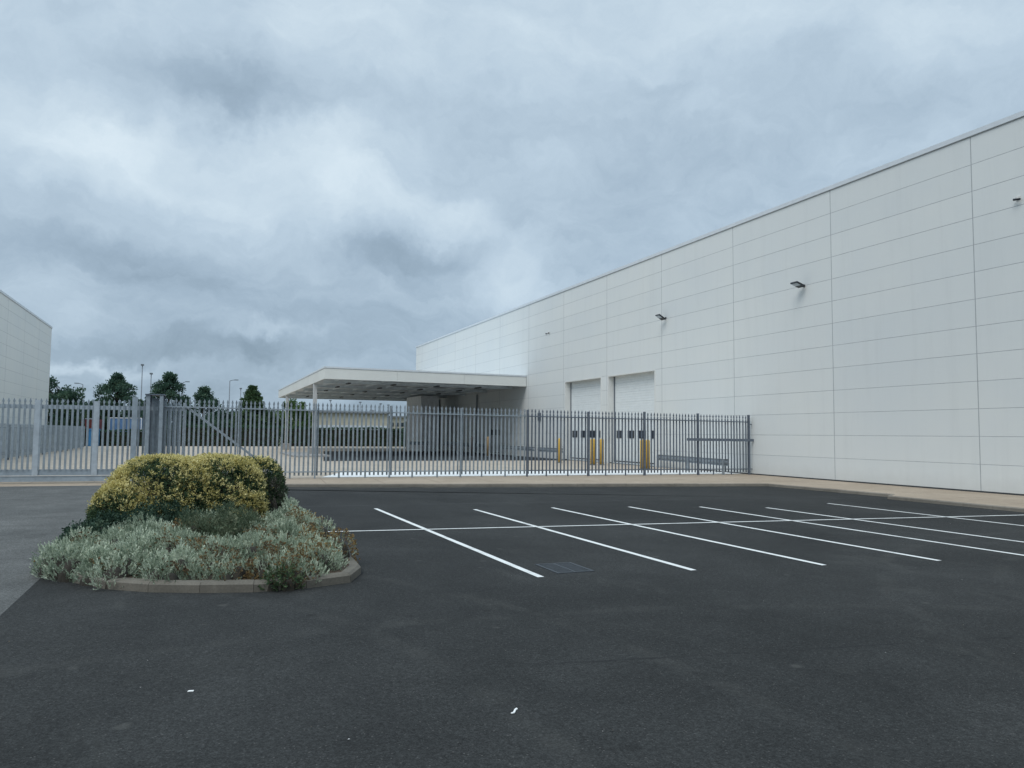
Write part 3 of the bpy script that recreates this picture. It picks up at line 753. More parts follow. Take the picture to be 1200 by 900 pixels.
# ------------------------------------------------------------------ planted island
def smooth_poly(pts, n=6):
    out = []
    k = len(pts)
    for i in range(k):
        a, c, e = Vector(pts[i-1]), Vector(pts[i]), Vector(pts[(i+1) % k])
        rr = min(.9, (a-c).length*.42, (e-c).length*.42)
        p0, p1 = c+(a-c).normalized()*rr, c+(e-c).normalized()*rr
        for j in range(n+1):
            t = j/n; out.append(tuple((1-t)**2*p0+2*t*(1-t)*c+t*t*p1))
    return out
isl = [(x*Q, y*Q) for x, y in [(-1.66, 20.3), (-1.70, 11.2), (-.9, 9.75), (.6, 9.12), (1.75, 9.28), (2.02, 9.95), (1.98, 20.3)]]
iso = smooth_poly(isl); cen = Vector((.15, 14.5))
def shrink(poly, d):
    k = len(poly); out = []
    for i in range(k):
        a, c = Vector(poly[i-1]), Vector(poly[(i+1) % k]); t = (c-a).normalized(); n_ = Vector((-t.y, t.x)); out.append((poly[i][0]+n_.x*d, poly[i][1]+n_.y*d))
    return out
isi = shrink(iso, .15)
b = MB(); segl = 0
# kerb stones round the outline: resample
def resample(poly, step):
    pts = [Vector(p) for p in poly]+[Vector(poly[0])]; out = []; acc = 0
    tot = sum((pts[i+1]-pts[i]).length for i in range(len(pts)-1)); n = round(tot/step)
    for k in range(n):
        tgt = tot*k/n; s = 0
        for i in range(len(pts)-1):
            l = (pts[i+1]-pts[i]).length
            if s+l >= tgt: out.append(tuple(pts[i].lerp(pts[i+1], (tgt-s)/l))); break
            s += l
    return out
ro = resample(iso, .62)
ro_i = shrink(ro, .15)
kerb_run(b, ro+[ro[0]], ro_i+[ro_i[0]], CP+.12, 5., .03, z0=-.15, gap=.0025)
b.build('island_kerb', 'ikerb', None, kind='structure')
b = MB(); b.prism(isi, -.15, CP+.10); b.build('planting_bed', 'soil', None, kind='structure')

def mound_core(b, c, r, seed=0):
    """rough low twiggy core so no plant is see-through down to the soil"""
    n, k = 12, 5; vs = []; fs = []
    for j in range(k):
        ph = j/k*math.pi/2
        for i in range(n):
            a = 2*math.pi*i/n; q = 1+.15*math.sin(3*a+seed)+.1*math.sin(5*a+seed*2)
            vs.append((c[0]+r[0]*q*math.cos(a)*math.cos(ph), c[1]+r[1]*q*math.sin(a)*math.cos(ph), c[2]+r[2]*math.sin(ph)))
    vs.append((c[0], c[1], c[2]+r[2]))
    for j in range(k-1):
        for i in range(n): fs.append((j*n+i, j*n+(i+1) % n, (j+1)*n+(i+1) % n, (j+1)*n+i))
    for i in range(n): fs.append(((k-1)*n+i, (k-1)*n+(i+1) % n, k*n))
    b.add(vs, fs, 0, True)
def sprigs(c, r, n, length, spread=.5, up=.55, seed=0, lum=.16):
    """base points and directions of shoots over a lumpy mound"""
    a = rng.uniform(0, 2*np.pi, n); zc = rng.uniform(-.05, 1, n)
    s = np.sqrt(np.clip(1-zc**2, 0, 1)); d = np.stack([np.cos(a)*s, np.sin(a)*s, zc], 1)
    p = d*np.array(r); w = np.array(c)+p
    q = 1+lum*lump(w, 11., seed)+lum*.9*lump(w, 26., seed+1)
    w = np.array(c)+p*q[:, None]*rng.uniform(.86, 1.0, (n, 1))
    dr_ = unit(unit(d/np.array(r))*(1-up)+np.array([0, 0, up])+rng.normal(0, spread*.42, (n, 3)))
    return w, dr_
def shoot_leaves(w, d, L_, k, ll, lw, flare=.55, head=None):
    """k small leaves set along each shoot"""
    n = len(w); L_ = np.broadcast_to(np.asarray(L_, float), (n,))
    B, A, W, idx = [], [], [], []
    for j in range(k):
        t = (j+.3)/k; pr = rng.normal(size=(n, 3)); pr -= d*(pr*d).sum(1, keepdims=True); pr = unit(pr)
        tt = np.full(n, t) if head is None else np.where(head, (.12 if j == 0 else .86+.16*t), t)
        B.append(w+d*(L_*tt)[:, None]+pr*(.002 if head is None else np.where(head, .008, .002)[:, None])); ax = unit(d*(1-flare*(1-t*.5))+pr*flare)
        hs = 1. if head is None else np.where(head, .62 if j else 2.6, 1.)
        A.append(ax*(ll*hs*rng.uniform(.7, 1.3, n))[:, None]); W.append(lw*(1. if head is None else np.where(head, 1.25 if j else .5, 1.))*rng.uniform(.7, 1.3, n)); idx.append(np.arange(n))
    return np.concatenate(B), np.concatenate(A), np.concatenate(W), np.concatenate(idx)

def shrub(name, label, cat, group, tufts, n_per, length, k, ll, lw, mats, pick, twig_core=True, spread=.5, up=.55, flare=.55):
    c0 = np.mean([t[0] for t in tufts], axis=0)
    root = thing(name, label, cat, (float(c0[0]), float(c0[1]), CP+.1), group)
    B, A, W, I, T, MI = [], [], [], [], [], []
    core = MB()
    for si, (c, r) in enumerate(tufts):
        area = (r[0]*r[1])**.5*2*r[2]+r[0]*r[1]
        n = int(n_per*area)
        w, d = sprigs(c, r, n, length, spread, up, seed=si+c[0])
        m_s, t_s = pick(w, d, si)
        b_, a_, w_, i_ = shoot_leaves(w, d, rng.uniform(.7, 1.25, n)*length, k, ll, lw, flare, (m_s == 1) if len(mats) > 1 else None)
        B.append(b_); A.append(a_); W.append(w_); MI.append(m_s[i_]); T.append(np.clip(t_s[i_]+rng.normal(0, .09, len(i_)), 0, 1))
        if twig_core: mound_core(core, (c[0], c[1], c[2]-.02), (r[0]*.66, r[1]*.66, r[2]*.74), si)
    leaf_mesh('foliage', np.concatenate(B), np.concatenate(A), np.concatenate(W), mats, np.concatenate(MI), np.concatenate(T), root)
    if twig_core: core.build('stems', 'shaded_twig', root)
    return root

def tuft_set(cx, cy, rx, ry, h, n, seed):
    cx, cy, rx, ry, h = (q*Q for q in (cx, cy, rx, ry, h))
    r_ = random.Random(seed); out = []
    for i in range(n):
        a = 2*math.pi*(i+r_.random()*.6)/n; q = 0 if i == 0 else r_.uniform(.45, .8)
        x, y = cx+rx*q*math.cos(a), cy+ry*q*math.sin(a)
        s = r_.uniform(.32, .50); hh = h*r_.uniform(.55, 1.12)*(1-.22*q)
        out.append((np.array([x, y, CP+.02]), (rx*s, ry*s, hh)))
    return out
def silver_pick(brown):
    def f(w, d, si):
        n = len(w)
        tv = math.sin(w[:, 0].mean()*37.7+w[:, 1].mean()*23.1)          # each cushion has its own vigour
        fld = .75*lump(w, 5.2, 2.)+.4*lump(w, 13., 5.)+.35*tv+rng.normal(0, .14, n)
        isb = (fld > brown) & (rng.uniform(0, 1, n) < .9)
        t = .67+.22*lump(w, 7, 8)-.16*tv+rng.normal(0, .15, n)
        return isb.astype(int), np.clip(t, 0, 1)
    return f
SG = 'silver cotton lavender cushions filling the front of the bed'
sil = [  # cx, cy, rx, ry, h, tufts, brown threshold, label
 (-1.32, 11.15, .48, .62, .40, 7, .85, 'silver cushion shrub spilling over the left front corner onto the asphalt'),
 (-.75, 10.45, .50, .50, .40, 6, .75, 'silver cushion shrub second from the left along the front kerb'),
 (-.14, 10.0, .42, .42, .35, 6, .55, 'low silver cushion shrub at the middle left of the front kerb'),
 (.42, 9.80, .38, .38, .35, 6, .45, 'small silver shrub with brown stems at the middle of the front kerb'),
 (.98, 9.62, .44, .42, .42, 6, .12, 'silver shrub heavy with rust brown seed heads hanging over the front kerb'),
 (1.42, 10.02, .38, .40, .42, 6, .25, 'silver shrub speckled with ochre flower heads at the right front corner'),
 (1.60, 10.75, .38, .54, .50, 6, .15, 'silver shrub with many ochre heads on the right edge of the bed'),
 (-1.0, 11.9, .60, .62, .44, 7, .8, 'pale silver shrub behind the left corner cushion'),
 (-.25, 11.1, .55, .55, .46, 7, .40, 'silver and brown shrub in the middle left of the bed'),
 (.55, 10.75, .55, .58, .46, 7, .5, 'bright silver shrub in the middle of the bed'),
 (1.20, 11.45, .52, .62, .54, 7, .6, 'tall pale silver shrub right of the green plant'),
 (1.60, 12.3, .42, .60, .54, 6, .2, 'silver shrub with orange tips on the right edge farther back'),
 (-.70, 12.85, .60, .55, .46, 6, .7, 'pale silver shrub in front of the dark ground cover'),
 (.05, 12.3, .48, .48, .52, 6, .1, 'brownish silver shrub beside the green feathery plant'),
 (1.48, 13.5, .48, .60, .60, 6, .7, 'grey silver shrub at the back right below the heather'),
 (.85, 12.6, .40, .50, .48, 5, .35, 'low grey silver shrub hidden behind the tall pale one'),
]
for i, (cx, cy, rx, ry, h, nt_, br, lab) in enumerate(sil):
    shrub('silver_shrub', lab, 'shrub', SG, tuft_set(cx, cy, rx, ry, h, nt_+3, i*7+3), 900, .088, 8, .032, .0135, ['silver', 'rust'], silver_pick(br-.09), spread=.42, up=.52, flare=.24)
def const_pick(c=.5, s=.2, f=6):
    def p(w, d, si): return np.zeros(len(w), int), np.clip(c+.3*lump(w, f, 3)+rng.normal(0, s, len(w)), 0, 1)
    return p
shrub('feathery_plant', 'feathery mid green plant standing in the middle of the silver shrubs', 'plant', None,
      tuft_set(.40, 12.0, .62, .5, .66, 8, 91), 760, .17, 7, .06, .010, ['feather'], const_pick(.5), up=.8)
shrub('leafy_weed', 'small bright green leafy clump at the foot of the feathery plant', 'plant', None,
      tuft_set(.45, 11.35, .22, .22, .50, 4, 17), 700, .12, 5, .06, .03, ['feather'], const_pick(.85), up=.6)
shrub('leafy_weed', 'green leafy tangle hanging over the front kerb under the rust brown shrub', 'plant', None,
      tuft_set(.98, 9.22, .26, .16, .26, 4, 19), 700, .10, 5, .05, .02, ['green'], const_pick(.6), up=.2)
shrub('ground_cover_shrub', 'dark green low spreading shrub between the golden hedge and silver shrubs', 'shrub', None,
      tuft_set(-.55, 13.75, 1.0, .55, .55, 9, 23)+tuft_set(.35, 13.6, .6, .45, .52, 5, 29)+tuft_set(-1.45, 13.2, .35, .7, .38, 5, 31), 520, .12, 6, .05, .028, ['cover'], const_pick(.45), up=.4)
shrub('heather_shrub', 'grey purple heather-like shrub at the right end of the golden hedge', 'shrub', None,
      tuft_set(1.38, 15.1, .34, .5, .98, 6, 37), 520, .16, 7, .05, .012, ['heather'], const_pick(.5), up=.75)
# clipped golden shrubs: rounded box volumes
def clipped(name, label, cx, cy, rx, ry, h, goldness, seed, e=3.4, ragged=.10, dens=1.):
    cx, cy, rx, ry, h = (q*Q for q in (cx, cy, rx, ry, h)); z0 = CP+.1
    root = thing(name, label, 'hedge shrub', (cx, cy, z0), 'clipped shrubs at the back of the bed')
    n = int(dens*(2300*(rx*2+ry*2)*h+2300*rx*ry*4))
    d = unit(rng.normal(size=(n, 3))); d[:, 2] = np.abs(d[:, 2])*1.05-.35
    sc = (np.abs(d[:, 0])**e+np.abs(d[:, 1])**e+np.abs(np.clip(d[:, 2], 0, 9))**e)**(-1/e)
    dd = d*sc[:, None]; dd[:, 2] = np.clip(dd[:, 2], -1, 1); low = dd[:, 2] < 0
    P = np.column_stack([cx+dd[:, 0]*rx, cy+dd[:, 1]*ry, z0+np.where(low, 0, dd[:, 2])*h])
    P[low, 2] = z0+rng.uniform(0, .5, low.sum())*h
    lay = rng.uniform(0, 1, n)**1.6
    lm = lump(P, 4.2, seed)+.55*lump(P, 10., seed+2); fine = lump(P, 24., seed+5)
    shr = 1-.11*lay-ragged*np.clip(-lm, 0, 1.5)+ragged*.35*np.clip(lm, 0, 1)+.035*fine
    P[:, 0] = cx+(P[:, 0]-cx)*shr; P[:, 1] = cy+(P[:, 1]-cy)*shr; P[:, 2] = z0+(P[:, 2]-z0)*(1-(1-shr)*.5)
    out = unit(np.column_stack([(P[:, 0]-cx)/rx**2, (P[:, 1]-cy)/ry**2, (P[:, 2]-z0)/h**2*1.2+.02]))
    dr_ = unit(out*.7+np.array([0, 0, .4])+rng.normal(0, .35, (n, 3)))
    b_, a_, w_, i_ = shoot_leaves(P, dr_, rng.uniform(.05, .11, n), 6, .034, .021, .7)
    # golden new growth sits on the outer shoots in patches; hollows and old growth are green
    zf = (P[:, 2]-z0)/h
    score = goldness+.50*lm+.30*fine-.45*lay+rng.normal(0, .16, n)+.75*np.clip(zf-.62, -.45, .4)
    gold = score > 0
    tint = np.clip(.55+.35*lump(P, 9, seed+4)+.2*fine+rng.normal(0, .18, n), 0, 1)
    leaf_mesh('foliage', b_, a_, w_, ['green', 'gold'], gold.astype(int)[i_], np.clip(tint[i_]+rng.normal(0, .1, len(i_)), 0, 1), root)
    core = MB(); mound_core(core, (cx, cy, z0-.04), (rx*.78, ry*.78, h*.80), seed)
    core.build('stems', 'shaded_twig', root)
clipped('golden_shrub', 'large clipped golden shrub forming the left half of the hedge', -.46, 14.9, .98, .85, 1.20, .12, 3., 3.2, .10)
clipped('golden_shrub', 'clipped golden shrub forming the right half of the hedge, dark gap on its left', .40, 14.95, .78, .80, 1.205, .12, 6., 3.6, .10)
clipped('golden_shrub', 'low golden side growth sloping down at the left end of the hedge', -1.18, 14.35, .42, .55, .78, .02, 9., 2.2, .2)
clipped('green_shrub', 'dark green shrub with one gold sprig at the right end of the hedge', 1.06, 15.3, .50, .6, 1.16, -.52, 11., 2.8, .2)

# ------------------------------------------------------------------ trees and background
def tree(name, label, x, y, h, r, kind, mat, z_lo=.25, group='trees beyond the yard', n_cl=70, leaf=.26, seed=0):
    rd = np.random.default_rng(seed+100)
    r *= .86
    root = thing(name, label, 'tree', (x, y, 0), group)
    b = MB(); b.tube([(x, y, -.05), (x+.05, y, h*.35), (x-.05, y, h*.7), (x, y, h*.92)], [h*.03, h*.024, h*.014, h*.004], 8)
    cl = []; n_cl = int(n_cl*1.15)
    for i in range(n_cl):
        t = rd.uniform(0, 1); a = rd.uniform(0, 6.283)
        if kind == 'cone':
            rr = r*(1-t)**.75*(.35+.65*rd.uniform()**.5)+.1; z = h*(z_lo+(1-z_lo)*t)
            c = (x+rr*math.cos(a), y+rr*math.sin(a), z); s = r*.27*(1-t*.6)
            cl.append((c, (s*1.5, s*1.5, s*.55), .35))
        elif kind == 'pine':
            zz = t; prof = math.sin(math.pi*min(1, (zz*.9+.18)))**.6
            rr = r*prof*rd.uniform(.2, 1.45)**.6; z = h*(z_lo+(1-z_lo)*zz)
            c = (x+rr*math.cos(a), y+rr*math.sin(a), z); s = r*rd.uniform(.14, .30)
            cl.append((c, (s*1.1, s*1.1, s*.75), .5))
        else:
            u = unit(rd.normal(size=3)); q = rd.uniform(.3, 1.25)**.5
            hc = h*(z_lo+(1-z_lo)*.5)
            c = (x+u[0]*r*q, y+u[1]*r*q, hc+u[2]*q*h*(1-z_lo)*.5*.95); s = r*rd.uniform(.16, .32)
            cl.append((c, (s, s, s*.8), .4))
    for c, s, _ in cl[::3]:
        zb = max(h*.15, c[2]-abs(c[0]-x)*.6-.5); b.tube([(x, y, zb), ((x+c[0])/2, (y+c[1])/2, (zb+c[2])/2+.1), c], [h*.009, h*.006, h*.002], 5)
    b.build('trunk', 'bark', root)
    B, A, T = [], [], []
    for c, s, up in cl:
        n = int(120*(s[0]/.8)**1.2)+45
        d = unit(rd.normal(size=(n, 3)))*rd.uniform(.3, 1.05, (n, 1))
        B.append(np.array(c)+d*np.array(s))
        A.append(unit(d+rd.normal(0, .5, (n, 3))+np.array([0, 0, up]))*leaf*rd.uniform(.6, 1.3, (n, 1)))
        T.append(np.clip(rd.uniform(.25, .75)+rd.normal(0, .16, n), 0, 1))
    B, A, T = map(np.concatenate, (B, A, T))
    leaf_mesh('crown', B, A, np.linalg.norm(A, axis=1)*.62, [mat], 0, T, root)
tree('broadleaf_tree', 'round dark tree showing just right of the left warehouse corner', -14.6, 99, 7.2, 3.0, 'round', 'tree1', .1, n_cl=90, seed=1)
tree('conifer_tree', 'dark bushy conifer left of the two tall lamp posts', -9.9, 112, 8.9, 3.1, 'pine', 'tree1', .1, n_cl=110, seed=2)
tree('pine_tree', 'dark spreading pine right of the two tall lamp posts', -3.7, 112, 9.1, 3.2, 'pine', 'tree1', .12, n_cl=110, seed=3)
tree('pine_tree', 'lower dark pine between the spreading pine and the leaning lamp post', .6, 112, 7.4, 2.8, 'pine', 'tree1', .1, n_cl=90, seed=4)
tree('broadleaf_tree', 'green pointed tree behind the fence left of the canopy', 6.4, 106, 7.6, 3.0, 'cone', 'tree2', .05, n_cl=120, seed=5)
tree('broadleaf_tree', 'bushy mid green tree filling the gap below the pointed tree', 8.2, 108, 4.6, 3.0, 'round', 'tree2', .0, n_cl=80, seed=6)
tree('broadleaf_tree', 'light green tree behind the near canopy column', 11.9, 105, 5.8, 2.3, 'round', 'tree3', .05, n_cl=80, seed=7)
tree('broadleaf_tree', 'dark round tree low between the pines and the pointed tree', 3.2, 108, 4.2, 3.0, 'round', 'tree1', .0, n_cl=80, seed=8)
tree('broadleaf_tree', 'dark shrubby tree behind the blue trailer', -6.6, 111, 5.4, 3.2, 'round', 'tree1', .0, n_cl=80, seed=9)
tree('conifer_tree', 'slim dark conifer beside the far cream building and canopy block', 25.3, 96.5, 4.4, 1.4, 'cone', 'tree1', .0, n_cl=70, seed=10, leaf=.2)
tree('broadleaf_tree', 'mid green low tree behind the red trailer', -12.0, 113, 5.0, 2.6, 'round', 'tree2', .0, n_cl=80, seed=11)

def hedge(label, x0, x1, y0, y1, h, seed):
    root = thing('hedge', label, 'hedge', ((x0+x1)/2, (y0+y1)/2, 0), 'clipped hedges at the far side of the yard')
    L_ = x1-x0; n = int(L_*h*150)
    P = np.column_stack([rng.uniform(x0, x1, n), np.where(rng.uniform(0, 1, n) < .75, y0+rng.uniform(-.1, .25, n), rng.uniform(y0, y1, n)), rng.uniform(.02, 1, n)*h])
    P[:, 2] *= 1+.06*lump(P, 1.1, seed)
    top = rng.uniform(0, 1, n) < .3; P[top, 2] = h*(1+.07*lump(P[top], 1.3, seed))
    P[:, 1] += .15*lump(P, 2.2, seed)
    A = unit(rng.normal(size=(n, 3))+np.array([0, -.6, .5]))*.2
    leaf_mesh('foliage', P, A, np.full(n, .13), ['hedge'], 0, np.clip(.45+.3*lump(P, 1.6, seed+1)+rng.normal(0, .2, n), 0, 1), root)
    b = MB(); b.box(x0+.1, x1-.1, y0+.12, y1-.1, 0, h-.12); b.build('stems', 'shaded_twig', root)
hedge('long clipped dark hedge below the cream building, seen under the canopy', 9.5, 25.5, 98.2, 99.6, 2.25, 1)
hedge('clipped hedge stretch below the green trees left of the canopy', -3.5, 9.4, 98.4, 99.8, 2.3, 4)
hedge('dark hedge stretch in front of the blue and red trailers', -13.6, -3.6, 98.3, 99.5, 1.75, 7)

def lamp_post(x, y, h, arm, label, head=True):
    t = thing('lamp_post', label, 'lamp post', (x, y, 0), 'lamp posts beyond the yard')
    b = MB(); b.tube([(x, y, 0), (x, y, 1.2), (x, y, 1.25), (x, y, h)], [.12, .12, .085, .055], 8); b.build('pole', 'lamp', t)
    if head:
        b = MB(); b.tube([(x, y, h-.02), (x+arm*.5, y, h+.12), (x+arm, y, h+.15)], .045, 6); b.build('arm', 'lamp', t)
        b = MB(); b.box(x+arm-.28, x+arm+.28, y-.12, y+.12, h+.09, h+.2); b.build('lantern', 'lamp', t)
    else:
        b = MB(); b.box(x-.2, x+.2, y-.2, y+.2, h-.05, h+.16); b.build('lantern', 'lamp', t)
    return t
lamp_post(-15.0, 121, 8.1, -.75, 'lamp post with left pointing lantern beside the left warehouse corner')
lamp_post(-7.57, 120, 11.0, 0, 'tallest mast-like lamp post between the conifer and the pine', False)
lamp_post(-6.4, 120, 9.8, 0, 'shorter mast-like lamp post just right of the tallest one', False)
lamp_post(4.1, 120, 9.2, .9, 'lamp post with right pointing lantern above the fence brace')
lamp_post(6.6, 140, 9.1, -.3, 'thin distant lamp post just left of the pointed green tree', False)
lamp_post(-2.2, 118, 8.6, .6, 'lamp post half hidden behind the spreading pine')
for i, px_ in enumerate((387, 422, 446, 455)):
    d = direction(px_, 480); q = 145/d[1]
    lamp_post(float(d[0]*q), 145, 7.6-.2*i, 0, ['leftmost', 'second from the left', 'third from the left', 'rightmost'][i]+' of four thin poles above the cream building under the canopy', False)

# trailers seen from behind, beyond the hedge
def trailer(x0, x1, y, ztop, mat, label, L_=9.):
    t = thing('lorry_trailer', label, 'trailer', ((x0+x1)/2, y, 0), 'trailers parked beyond the hedge')
    b = MB(); b.box(x0+.06, x1-.06, y+.03, y+L_, 1.0, ztop-.06); b.build('trailer_body', mat, t)
    b = MB(); w = .1
    b.box(x0, x1, y-.02, y+.1, ztop-.1, ztop); b.box(x0, x0+w, y-.02, y+.1, 1.0, ztop-.101); b.box(x1-w, x1, y-.02, y+.1, 1.0, ztop-.101); b.box(x0, x1, y-.02, y+.1, .9, .999)
    b.build('rear_frame', 'white', t)
    b = MB(); b.box((x0+x1)/2-.03, (x0+x1)/2+.03, y-.03, y+.028, 1.0, ztop-.11); b.build('door_bar', 'galv', t)
    for yy in (y+1, y+2.2):
        for xx in (x0+.05, x1-.35):
            b = MB(); b.tube([(xx, yy, .5), (xx+.3, yy, .5)], .5, 14); b.build('wheel', 'rubber', t)
    b = MB(); b.box(x0+.5, x1-.5, y+.3, y+L_-.2, .7, .99); b.build('chassis', 'black', t)
trailer(-13.4, -10.95, 101, 3.15, 'red', 'red backed trailer with white frame parked beyond the hedge, left')
trailer(-9.65, -6.2, 101, 3.3, 'blue', 'blue backed trailer with white frame parked beyond the hedge')
b = MB(); b.box(-11.2, -10.2, 96.6, 97.6, 0, 1.75); b.box(-11.25, -10.15, 96.55, 97.65, 1.75, 1.95)
b.build('storage_bin', 'bluebin', None, bevel=.03, label='tall blue plastic bin between the trailers and the hedge end', category='bin')
# parked van row below the cream building
# far cream building
cb = thing('cream_building', 'long low cream building with grey eaves beyond the hedge, seen under the canopy', 'building', (25, 135, 0))
x0, x1 = 14.6, 34.7
b = MB(); b.box(x0, x1-3.4, 135, 150, 0, 5.1); b.build('wall', 'cream', cb)
b = MB(); b.box(x1-3.39, x1, 135.6, 149, 0, 4.5); b.build('side_wing', 'cream', cb)
b = MB(); b.box(x0-.4, x1-3.1, 134.4, 150.4, 5.11, 5.5); b.build('eaves', 'eave', cb)
b = MB(); b.box(x1-3.05, x1+.3, 135.1, 149.4, 4.51, 4.78); b.build('wing_eaves', 'eave', cb)
b = MB(); b.box(x0+.1, x1-3.5, 134.9, 134.99, 1.9, 3.0); b.build('pale_band', 'bandw', cb)
for k in range(12):
    xx = x0+.9+k*1.3; b = MB(); b.box(xx, xx+.9, 134.86, 134.895, 1.5, 2.1); b.build('window', 'glass', cb)
for k in range(3):
    b = MB(); xx = x1-2.8+k*.9; b.box(xx, xx+.5, 135.5, 135.59, 2.9, 3.6); b.build('window', 'glass', cb)
b = MB(); b.box(30.4, 31.0, 146, 147, 5.5, 6.1)
rs = b.build('roof_vent', 'eave', cb)
# ------------------------------------------------------------------ world
w = bpy.data.worlds.new('World'); S.world = w; w.use_nodes = True; nt = w.node_tree
for n_ in list(nt.nodes): nt.nodes.remove(n_)
out = N(nt, 'ShaderNodeOutputWorld')
SUN_EL, SUN_D = math.radians(52), Vector((-.62, -.5, 0)).normalized()
sky = N(nt, 'ShaderNodeTexSky', sky_type='NISHITA', sun_disc=False); sky.sun_elevation = SUN_EL
sky.sun_rotation = math.atan2(SUN_D.x, SUN_D.y)
bg1 = N(nt, 'ShaderNodeBackground'); bg1.inputs[1].default_value = .10; L(nt, sky.outputs[0], bg1.inputs[0])
tc = N(nt, 'ShaderNodeTexCoord'); V = tc.outputs['Generated']
def warped(vec, scale, amount, detail=6.):
    wn = N(nt, 'ShaderNodeTexNoise', i_Scale=scale, i_Detail=detail, i_Roughness=.6); L(nt, vec, wn.inputs['Vector'])
    sub = N(nt, 'ShaderNodeVectorMath', operation='SUBTRACT'); L(nt, wn.outputs['Color'], sub.inputs[0]); sub.inputs[1].default_value = (.5, .5, .5)
    scl = N(nt, 'ShaderNodeVectorMath', operation='SCALE'); L(nt, sub.outputs[0], scl.inputs[0]); scl.inputs['Scale'].default_value = amount
    addv = N(nt, 'ShaderNodeVectorMath', operation='ADD'); L(nt, vec, addv.inputs[0]); L(nt, scl.outputs[0], addv.inputs[1]); return addv.outputs[0]
def plane(vec):
    sp_ = N(nt, 'ShaderNodeSeparateXYZ'); L(nt, vec, sp_.inputs[0])
    den = math_(nt, 'ADD', math_(nt, 'MAXIMUM', sp_.outputs[2], 0.), .14)
    cbx = N(nt, 'ShaderNodeCombineXYZ'); L(nt, math_(nt, 'DIVIDE', sp_.outputs[0], den), cbx.inputs[0]); L(nt, math_(nt, 'DIVIDE', sp_.outputs[1], den), cbx.inputs[1])
    return cbx.outputs[0]
sp = N(nt, 'ShaderNodeSeparateXYZ'); L(nt, V, sp.inputs[0])
zc = math_(nt, 'MAXIMUM', sp.outputs[2], 0.)
V2 = warped(V, 5.5, .17)
P = plane(V); PW = plane(V2)
def pp(px, py):
    d = direction(px, py); q = max(d[2], 0)+.14; return np.array([d[0]/q, d[1]/q])
def bank(px, py, wx, wy, amp, ang=0):
    """a cloud bank (amp<0 dark, >0 bright) centred on a direction of the sky"""
    c = pp(px, py); ca, sa = math.cos(math.radians(ang)), math.sin(math.radians(ang))
    e1 = pp(px+wx*ca, py-wx*sa)-c; e2 = pp(px-wy*sa, py-wy*ca)-c
    Mi = np.linalg.inv(np.array([e1, e2]).T)
    sb_ = N(nt, 'ShaderNodeVectorMath', operation='SUBTRACT'); L(nt, PW, sb_.inputs[0]); sb_.inputs[1].default_value = (c[0], c[1], 0)
    q = []
    for r in Mi:
        d = N(nt, 'ShaderNodeVectorMath', operation='DOT_PRODUCT'); L(nt, sb_.outputs[0], d.inputs[0]); d.inputs[1].default_value = (r[0], r[1], 0)
        q.append(math_(nt, 'MULTIPLY', d.outputs['Value'], d.outputs['Value']))
    s = math_(nt, 'ADD', q[0], q[1])
    e = math_(nt, 'EXPONENT', math_(nt, 'MULTIPLY', s, -1.))
    return math_(nt, 'MULTIPLY', e, amp)
def nz(vec, scale, det, amp, st=None, ro=.58, di=.3):
    return math_(nt, 'MULTIPLY', math_(nt, 'SUBTRACT', noise(nt, vec, scale, det, ro, di, st), .5), amp)
v = nz(V2, 2.6, 9, .50, (1, 1, 1.9))
v = math_(nt, 'ADD', v, nz(V2, 8.5, 9, .42, (1, 1, 2.1), .62))
v = math_(nt, 'ADD', v, nz(PW, 1.1, 8, .30, None, .6))
v = math_(nt, 'ADD', v, nz(PW, 4.2, 7, .16, None, .6))
v = math_(nt, 'ADD', v, .54)
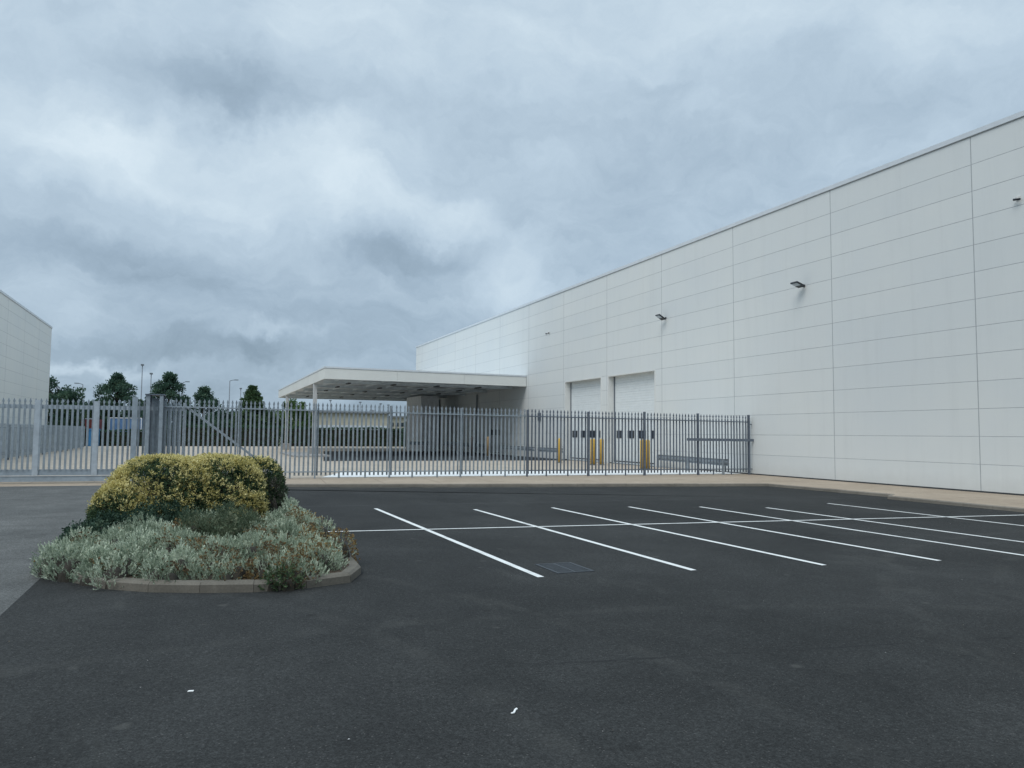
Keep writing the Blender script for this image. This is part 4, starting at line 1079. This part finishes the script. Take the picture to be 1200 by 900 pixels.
banks = [(238, 98, 125, 60, -.36, -10), (310, 125, 60, 35, -.12, 0), (470, 300, 92, 26, -.32, 0), (70, 285, 150, 34, -.24, -12), (230, 330, 120, 26, -.10, -10),
         (760, 240, 190, 90, -.10, -15), (900, 130, 260, 90, .0, 0), (90, 150, 110, 60, .16, -15), (260, 215, 170, 40, .18, -18), (470, 235, 150, 34, .22, -20), (600, 330, 80, 26, .16, -20), (380, 40, 120, 40, .10, 0),
         (1000, 20, 260, 60, .16, 0), (620, 60, 200, 60, .06, 0), (300, 383, 60, 10, .22, 0), (90, 428, 120, 9, .28, 0), (230, 408, 300, 16, -.16, 0), (420, 365, 140, 14, -.10, 0), (40, 25, 120, 40, -.08, 0)]
for bk in banks: v = math_(nt, 'ADD', v, bank(*bk))
# cloud base gets greyer and bluer towards the horizon
hz = ramp(nt, zc, [(0., g(.38)), (.09, g(.27)), (.22, g(.09)), (.42, g(0)), (1, g(0))])
v = math_(nt, 'SUBTRACT', v, hz)
ccol = ramp(nt, v, [(0., (.185, .25, .315)), (.25, (.265, .345, .425)), (.5, (.368, .458, .54)), (.75, (.475, .565, .632)), (1., (.60, .68, .728))])
# an overcast sky is brighter overhead than near the horizon
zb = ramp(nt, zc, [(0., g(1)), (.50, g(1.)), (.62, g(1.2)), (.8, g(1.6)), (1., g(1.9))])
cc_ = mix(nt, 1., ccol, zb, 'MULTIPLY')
nt.nodes[-1].clamp_result = False
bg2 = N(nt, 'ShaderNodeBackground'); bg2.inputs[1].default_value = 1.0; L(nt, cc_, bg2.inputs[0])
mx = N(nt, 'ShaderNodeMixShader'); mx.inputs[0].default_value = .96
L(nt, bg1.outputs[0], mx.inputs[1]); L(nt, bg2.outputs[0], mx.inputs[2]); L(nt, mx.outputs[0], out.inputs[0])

sun = bpy.data.lights.new('sun', 'SUN'); sun.energy = 1.1; sun.angle = math.radians(35); sun.color = (1, .965, .92)
so = bpy.data.objects.new('sun', sun); COL.objects.link(so)
to_sun = Vector((SUN_D.x*math.cos(SUN_EL), SUN_D.y*math.cos(SUN_EL), math.sin(SUN_EL)))
so.rotation_euler = to_sun.to_track_quat('Z', 'Y').to_euler(); so.location = (0, 0, 40)

S.view_settings.view_transform = 'Standard'; S.view_settings.look = 'None'; S.view_settings.gamma = 1; S.view_settings.exposure = .46
S.render.engine = 'CYCLES'; S.cycles.use_denoising = True; S.cycles.max_bounces = 6
S.cycles.filter_width = 1.5
